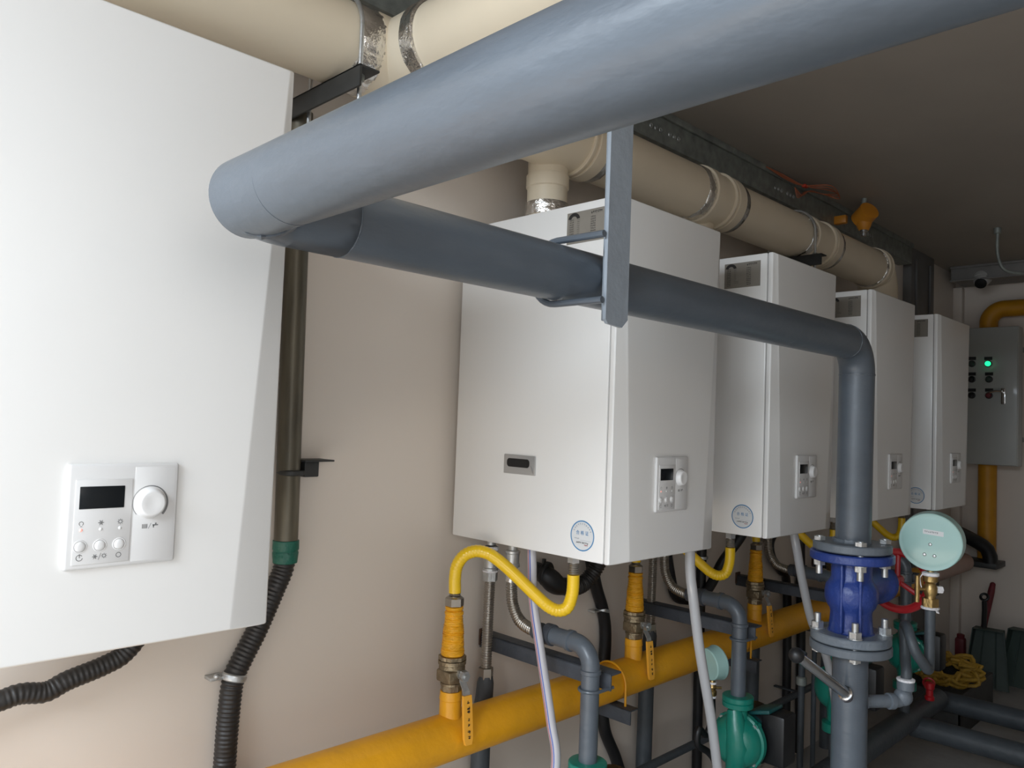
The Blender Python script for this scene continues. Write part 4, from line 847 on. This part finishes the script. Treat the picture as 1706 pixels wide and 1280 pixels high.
# pinkish brown end of the gas main and black lagged elbow near the end wall
t = thing('gas_main_end', (5.3, -0.1, 0.69), 'pinkish brown end of the gas main behind the big pale gauge', 'pipe')
MB().tube(spline([(4.62, GY, GZ), (5.0, GY, GZ), (5.4, GY, GZ), (5.5, GY, GZ-0.001), (5.585, GY-0.003, GZ-0.006)], 0.03), lambda i, l: 0.0565 if l < 0.87 else max(0.012, 0.0565-(l-0.87)*0.42), 24).build('pipe', PINK, t)
t = thing('lagged_elbow', (5.6, -0.15, 0.66), 'black lagged elbow with flat shelf above the pinkish pipe end', 'pipe')
b = MB(); b.tube(spline([(5.2, -0.03, 0.935), (5.38, -0.045, 0.905), (5.53, -0.125, 0.845), (5.60, -0.220, 0.775), (5.612, -0.236, 0.692)], 0.03), 0.042, 16); b.build('elbow', BLACKP, t)
b = MB(); b.box((5.59, -0.275, 0.655), (XB-0.001, -0.06, 0.690), 0.004); b.build('shelf', BLACKM, t)
MB().box((5.40, YW-0.008, 0.46), (5.50, YW-0.001, 0.72), 0.001).build('slot_plate', BLACKP)
o = bpy.data.objects['slot_plate']; tag(o, 'dark upright slot plate low on the left wall near the far corner', 'panel')

# gas detector, wires, dome, hanging conduit under the ceiling
t = thing('gas_detector', (3.67, -0.18, ZC), 'orange gas detector with silver sensor hanging from the ceiling', 'detector')
cz_ = 2.475
b = MB(); b.lathe((3.67, -0.178, cz_), (0.3, 0.5, -0.3), [(-0.045, 0.030), (-0.043, 0.046), (0.030, 0.046), (0.034, 0.040), (0.036, 0.001)], 24); b.lathe((3.67, -0.178, cz_-0.03), (0, 0, -1), [(0, 0.036), (0.02, 0.030), (0.035, 0.022)], 20); b.box((3.655, -0.10, cz_-0.02), (3.685, -0.04, cz_+0.02), 0.006)
b.build('housing', ORANGE, t)
MB().lathe((3.67, -0.178, cz_-0.063), (0, 0, -1), [(0, 0.017), (0.012, 0.017), (0.014, 0.013), (0.030, 0.013), (0.032, 0.009)], 18).build('sensor', CHROME, t)
MB().cyl((3.67, -0.178, cz_+0.02), (3.67, -0.178, ZC-0.001), 0.012).build('ceiling_stem', GALV, t)
t = thing('loose_wire', (3.25, -0.06, 2.55), 'loose loop of red wires on the ceiling edge', 'wire')
b = MB()
for k in range(3):
    dx = 0.02*k
    b.tube(spline([(2.95, -0.06, 2.548), (3.08+dx, -0.07, 2.545-0.006*k), (3.24, -0.085, 2.535), (3.34-dx, -0.14-0.02*k, 2.53), (3.44+dx*0.5, -0.15, 2.535-0.01*k), (3.43, -0.09, 2.54), (3.33, -0.075+0.01*k, 2.535), (3.26-dx, -0.07, 2.50-0.01*k), (3.20, -0.065, 2.52)], 0.01), 0.0022, 6)
b.build('wires', COPPER, t)
MB().box((3.235, -0.095, 2.528), (3.265, -0.078, 2.540), 0.002).build('connector', mat('red connector', (0.6, 0.05, 0.02), 0.4), t)
t = thing('dome_camera', (5.53, -0.19, 2.46), 'white dome with black lens on the beam over the end wall', 'camera')
dd = Vector((-0.75, -0.05, -0.65))
b = MB(); b.lathe((5.555, -0.19, 2.475), (-0.6, 0, -0.8), [(-0.02, 0.055), (0.0, 0.055), (0.012, 0.052)], 28); b.sphere((5.545, -0.19, 2.462), 0.046, 24, 14); b.build('housing', mat('off white plastic', (0.5, 0.49, 0.47), 0.4), t)
b = MB(); b.lathe(Vector((5.545, -0.19, 2.462))+dd.normalized()*0.034, dd, [(0, 0.034), (0.010, 0.033), (0.014, 0.022), (0.016, 0.001)], 24); b.build('lens', BLACKP, t)
t = thing('hanging_conduit', (4.9, -0.56, ZC), 'grey flexible conduit hanging from the ceiling at the right edge', 'conduit')
MB().tube(spline([(4.6, -0.50, ZC-0.001), (4.602, -0.50, 2.52), (4.61, -0.50, 2.42), (4.63, -0.53, 2.34), (4.70, -0.62, 2.32)], 0.01), 0.0085, 12).build('tube', GALV, t)
MB().cyl((4.6, -0.50, ZC-0.03), (4.6, -0.50, ZC-0.0005), 0.018).build('gland', GALV, t)

# ------------------------------------------------------------------ things on the floor at the far end
FP = ['grey floor pipe at the lower right, the farther of the two', 'grey floor pipe at the lower right, the nearer of the two']
for (xa, xb_, z_, r_, l) in ((4.15, 4.19, 0.215, 0.046, FP[0]), (3.70, 3.745, 0.215, 0.046, FP[1])):
    t = thing('floor_pipe', (xa, -0.7, 0), l, 'pipe', 'grey pipes crossing the far floor')
    MB().cyl((xa, BV+0.0, z_), (xb_, -2.2, z_), r_, n=28).build('pipe', GREYD, t)
    for y_ in (-1.9,): MB().box((xa-0.02+0.01, y_-0.015, 0), (xa+0.05, y_+0.015, z_-r_+0.004), 0.002).build('leg', GREYD, t)
t = thing('dark_crate', (4.62, -0.30, 0), 'dark open crate on the floor behind the grey floor pipes', 'crate')
b = MB(); x0, x1, y0, y1, h = 4.34, 4.92, -0.42, -0.14, 0.20
b.box((x0, y0, 0), (x1, y1, 0.012)); b.box((x0, y0, 0.0), (x1, y0+0.012, h), 0.002); b.box((x0, y1-0.012, 0), (x1, y1, h), 0.002); b.box((x0, y0, 0), (x0+0.012, y1, h), 0.002); b.box((x1-0.012, y0, 0), (x1, y1, h), 0.002)
b.box((x0+0.02, y0+0.02, 0.12), (x1-0.02, y1-0.02, 0.15), 0.004)
b.build('box', CRATE, t)
t = thing('hose_coil', (4.72, -0.28, 0.2), 'coil of thin yellow hose lying on the dark crate', 'hose')
b = MB(); rr = random.Random(3); cc = Vector((4.58, -0.29, 0.255)); ax = Vector((-0.45, -0.1, 0.9)).normalized(); x_, y_, _ = frame(ax); pts = []
for k in range(220):
    a = 2*PI*k/20; R = 0.098+0.026*math.sin(k*1.7)+0.02*math.sin(k*0.37); h = 0.022*math.sin(k*0.83)+0.01*math.sin(k*2.3); pts.append(cc+(x_*math.cos(a)*1.25+y_*math.sin(a)*0.85)*R+ax*h)
b.tube(spline(pts, 0.02), 0.0095, 8); b.build('coil', ROPE, t)
t = thing('red_stopcock', (3.86, -0.425, 0.3), 'small red valve body low behind the gauge stub', 'valve')
b = MB(); b.lathe((3.86, -0.425, 0.292), (0, 0, 1), [(0, 0.020), (0.015, 0.020), (0.02, 0.015), (0.045, 0.015), (0.05, 0.020), (0.075, 0.020), (0.078, 0.014)], 20); b.build('body', RED, t)
b = MB(); b.cyl((3.86, -0.42, 0.335), (3.93, -0.40, 0.345), 0.006); b.torus((3.93, -0.40, 0.345), (1, 0.3, 0.1), 0.022, 0.005, 24, 8); b.build('handwheel', RED, t)
t = thing('pipe_wrench', (5.66, -0.17, 0), 'dark red pipe wrench leaning against the end wall', 'wrench')
b = MB(); P0, P1 = Vector((5.60, -0.175, 0.12)), Vector((5.755, -0.215, 0.535)); b.tube([P0, P0.lerp(P1, 0.4), P0.lerp(P1, 0.9), P1], lambda i, l: [0.024, 0.017, 0.020, 0.016][i], 12); b.sphere(P1, 0.0165); b.build('handle', REDD, t)
b = MB(); b.box((5.56, -0.23, 0.0), (5.63, -0.15, 0.14), 0.010); b.box((5.56, -0.155, 0.02), (5.62, -0.06, 0.06), 0.008); b.build('jaw', REDD, t)
b = MB(); b.box((5.565, -0.105, 0.06), (5.625, -0.05, 0.20), 0.012); b.lathe((5.595, -0.078, 0.19), (0, 0, 1), [(0, 0.022), (0.03, 0.022), (0.034, 0.012)], 16); b.build('hook_jaw', REDD, t)
def dustpan(cx, cy, rz, label):
    t = thing('dustpan', (cx, cy, 0), label, 'dustpan', 'dark green dustpans by the end wall')
    q = Matrix.Rotation(rz, 3, 'Z'); o = Vector((cx, cy, 0.0))
    def W(p): return o+q @ Vector(p)
    b = MB(); wB, wT, hh, th_ = 0.115, 0.075, 0.33, 0.006
    def lay(off): return [W((-0.10+off, -wB, 0.004)), W((-0.10+off, wB, 0.004)), W((0.02+off, wT, hh)), W((0.02+off, -wT, hh))]
    A, B = lay(0), lay(th_)
    b.add(A+B, [[0, 1, 2, 3], [4, 5, 6, 7]]+[[k, (k+1) % 4, 4+(k+1) % 4, 4+k] for k in range(4)])
    for s in (-1, 1):
        p = [W((-0.10, s*wB, 0.004)), W((0.02, s*wT, hh)), W((-0.055, s*wT*1.1, hh)), W((-0.105, s*wB, 0.02))]
        p2 = [v+q @ Vector((0, -s*0.005, 0)) for v in p]; b.add(p+p2, [[0, 1, 2, 3], [4, 5, 6, 7]]+[[k, (k+1) % 4, 4+(k+1) % 4, 4+k] for k in range(4)])
    p = [W((0.02, -wT, hh)), W((0.02, wT, hh)), W((-0.055, wT*1.1, hh)), W((-0.055, -wT*1.1, hh))]
    p2 = [v-Vector((0, 0, 0.005)) for v in p]; b.add(p+p2, [[0, 1, 2, 3], [4, 5, 6, 7]]+[[k, (k+1) % 4, 4+(k+1) % 4, 4+k] for k in range(4)])
    for s in (-0.4, 0.4): b.tube([W((-0.099, s*wB, 0.01)), W((0.018, s*wT, hh-0.005))], 0.004, 6)
    b.build('pan', GREENS, t)
    return t, W, q
t, W, q = dustpan(5.40, -0.285, 0.10, 'dark green dustpan with a long looped handle near the far corner')
b = MB(); b.tube([W((0.0, 0.03, 0.32)), W((0.06, 0.035, 0.42)), W((0.085, 0.04, 0.47))], 0.014, 10); b.torus(W((0.098, 0.042, 0.495)), (1, 0, -0.5), 0.020, 0.008, 20, 8, flat=1.0); b.build('handle', BLACKP, t)
t, W, q = dustpan(5.56, -0.44, -0.05, 'dark green dustpan with a wire bail, the right one of the pair')
b = MB(); b.tube([W((0.02, -0.06, 0.33)), W((0.04, -0.085, 0.31)), W((0.06, -0.095, 0.05)), W((0.06, -0.095, 0.0))], 0.004, 8); b.build('wire_bail', ZINC, t)
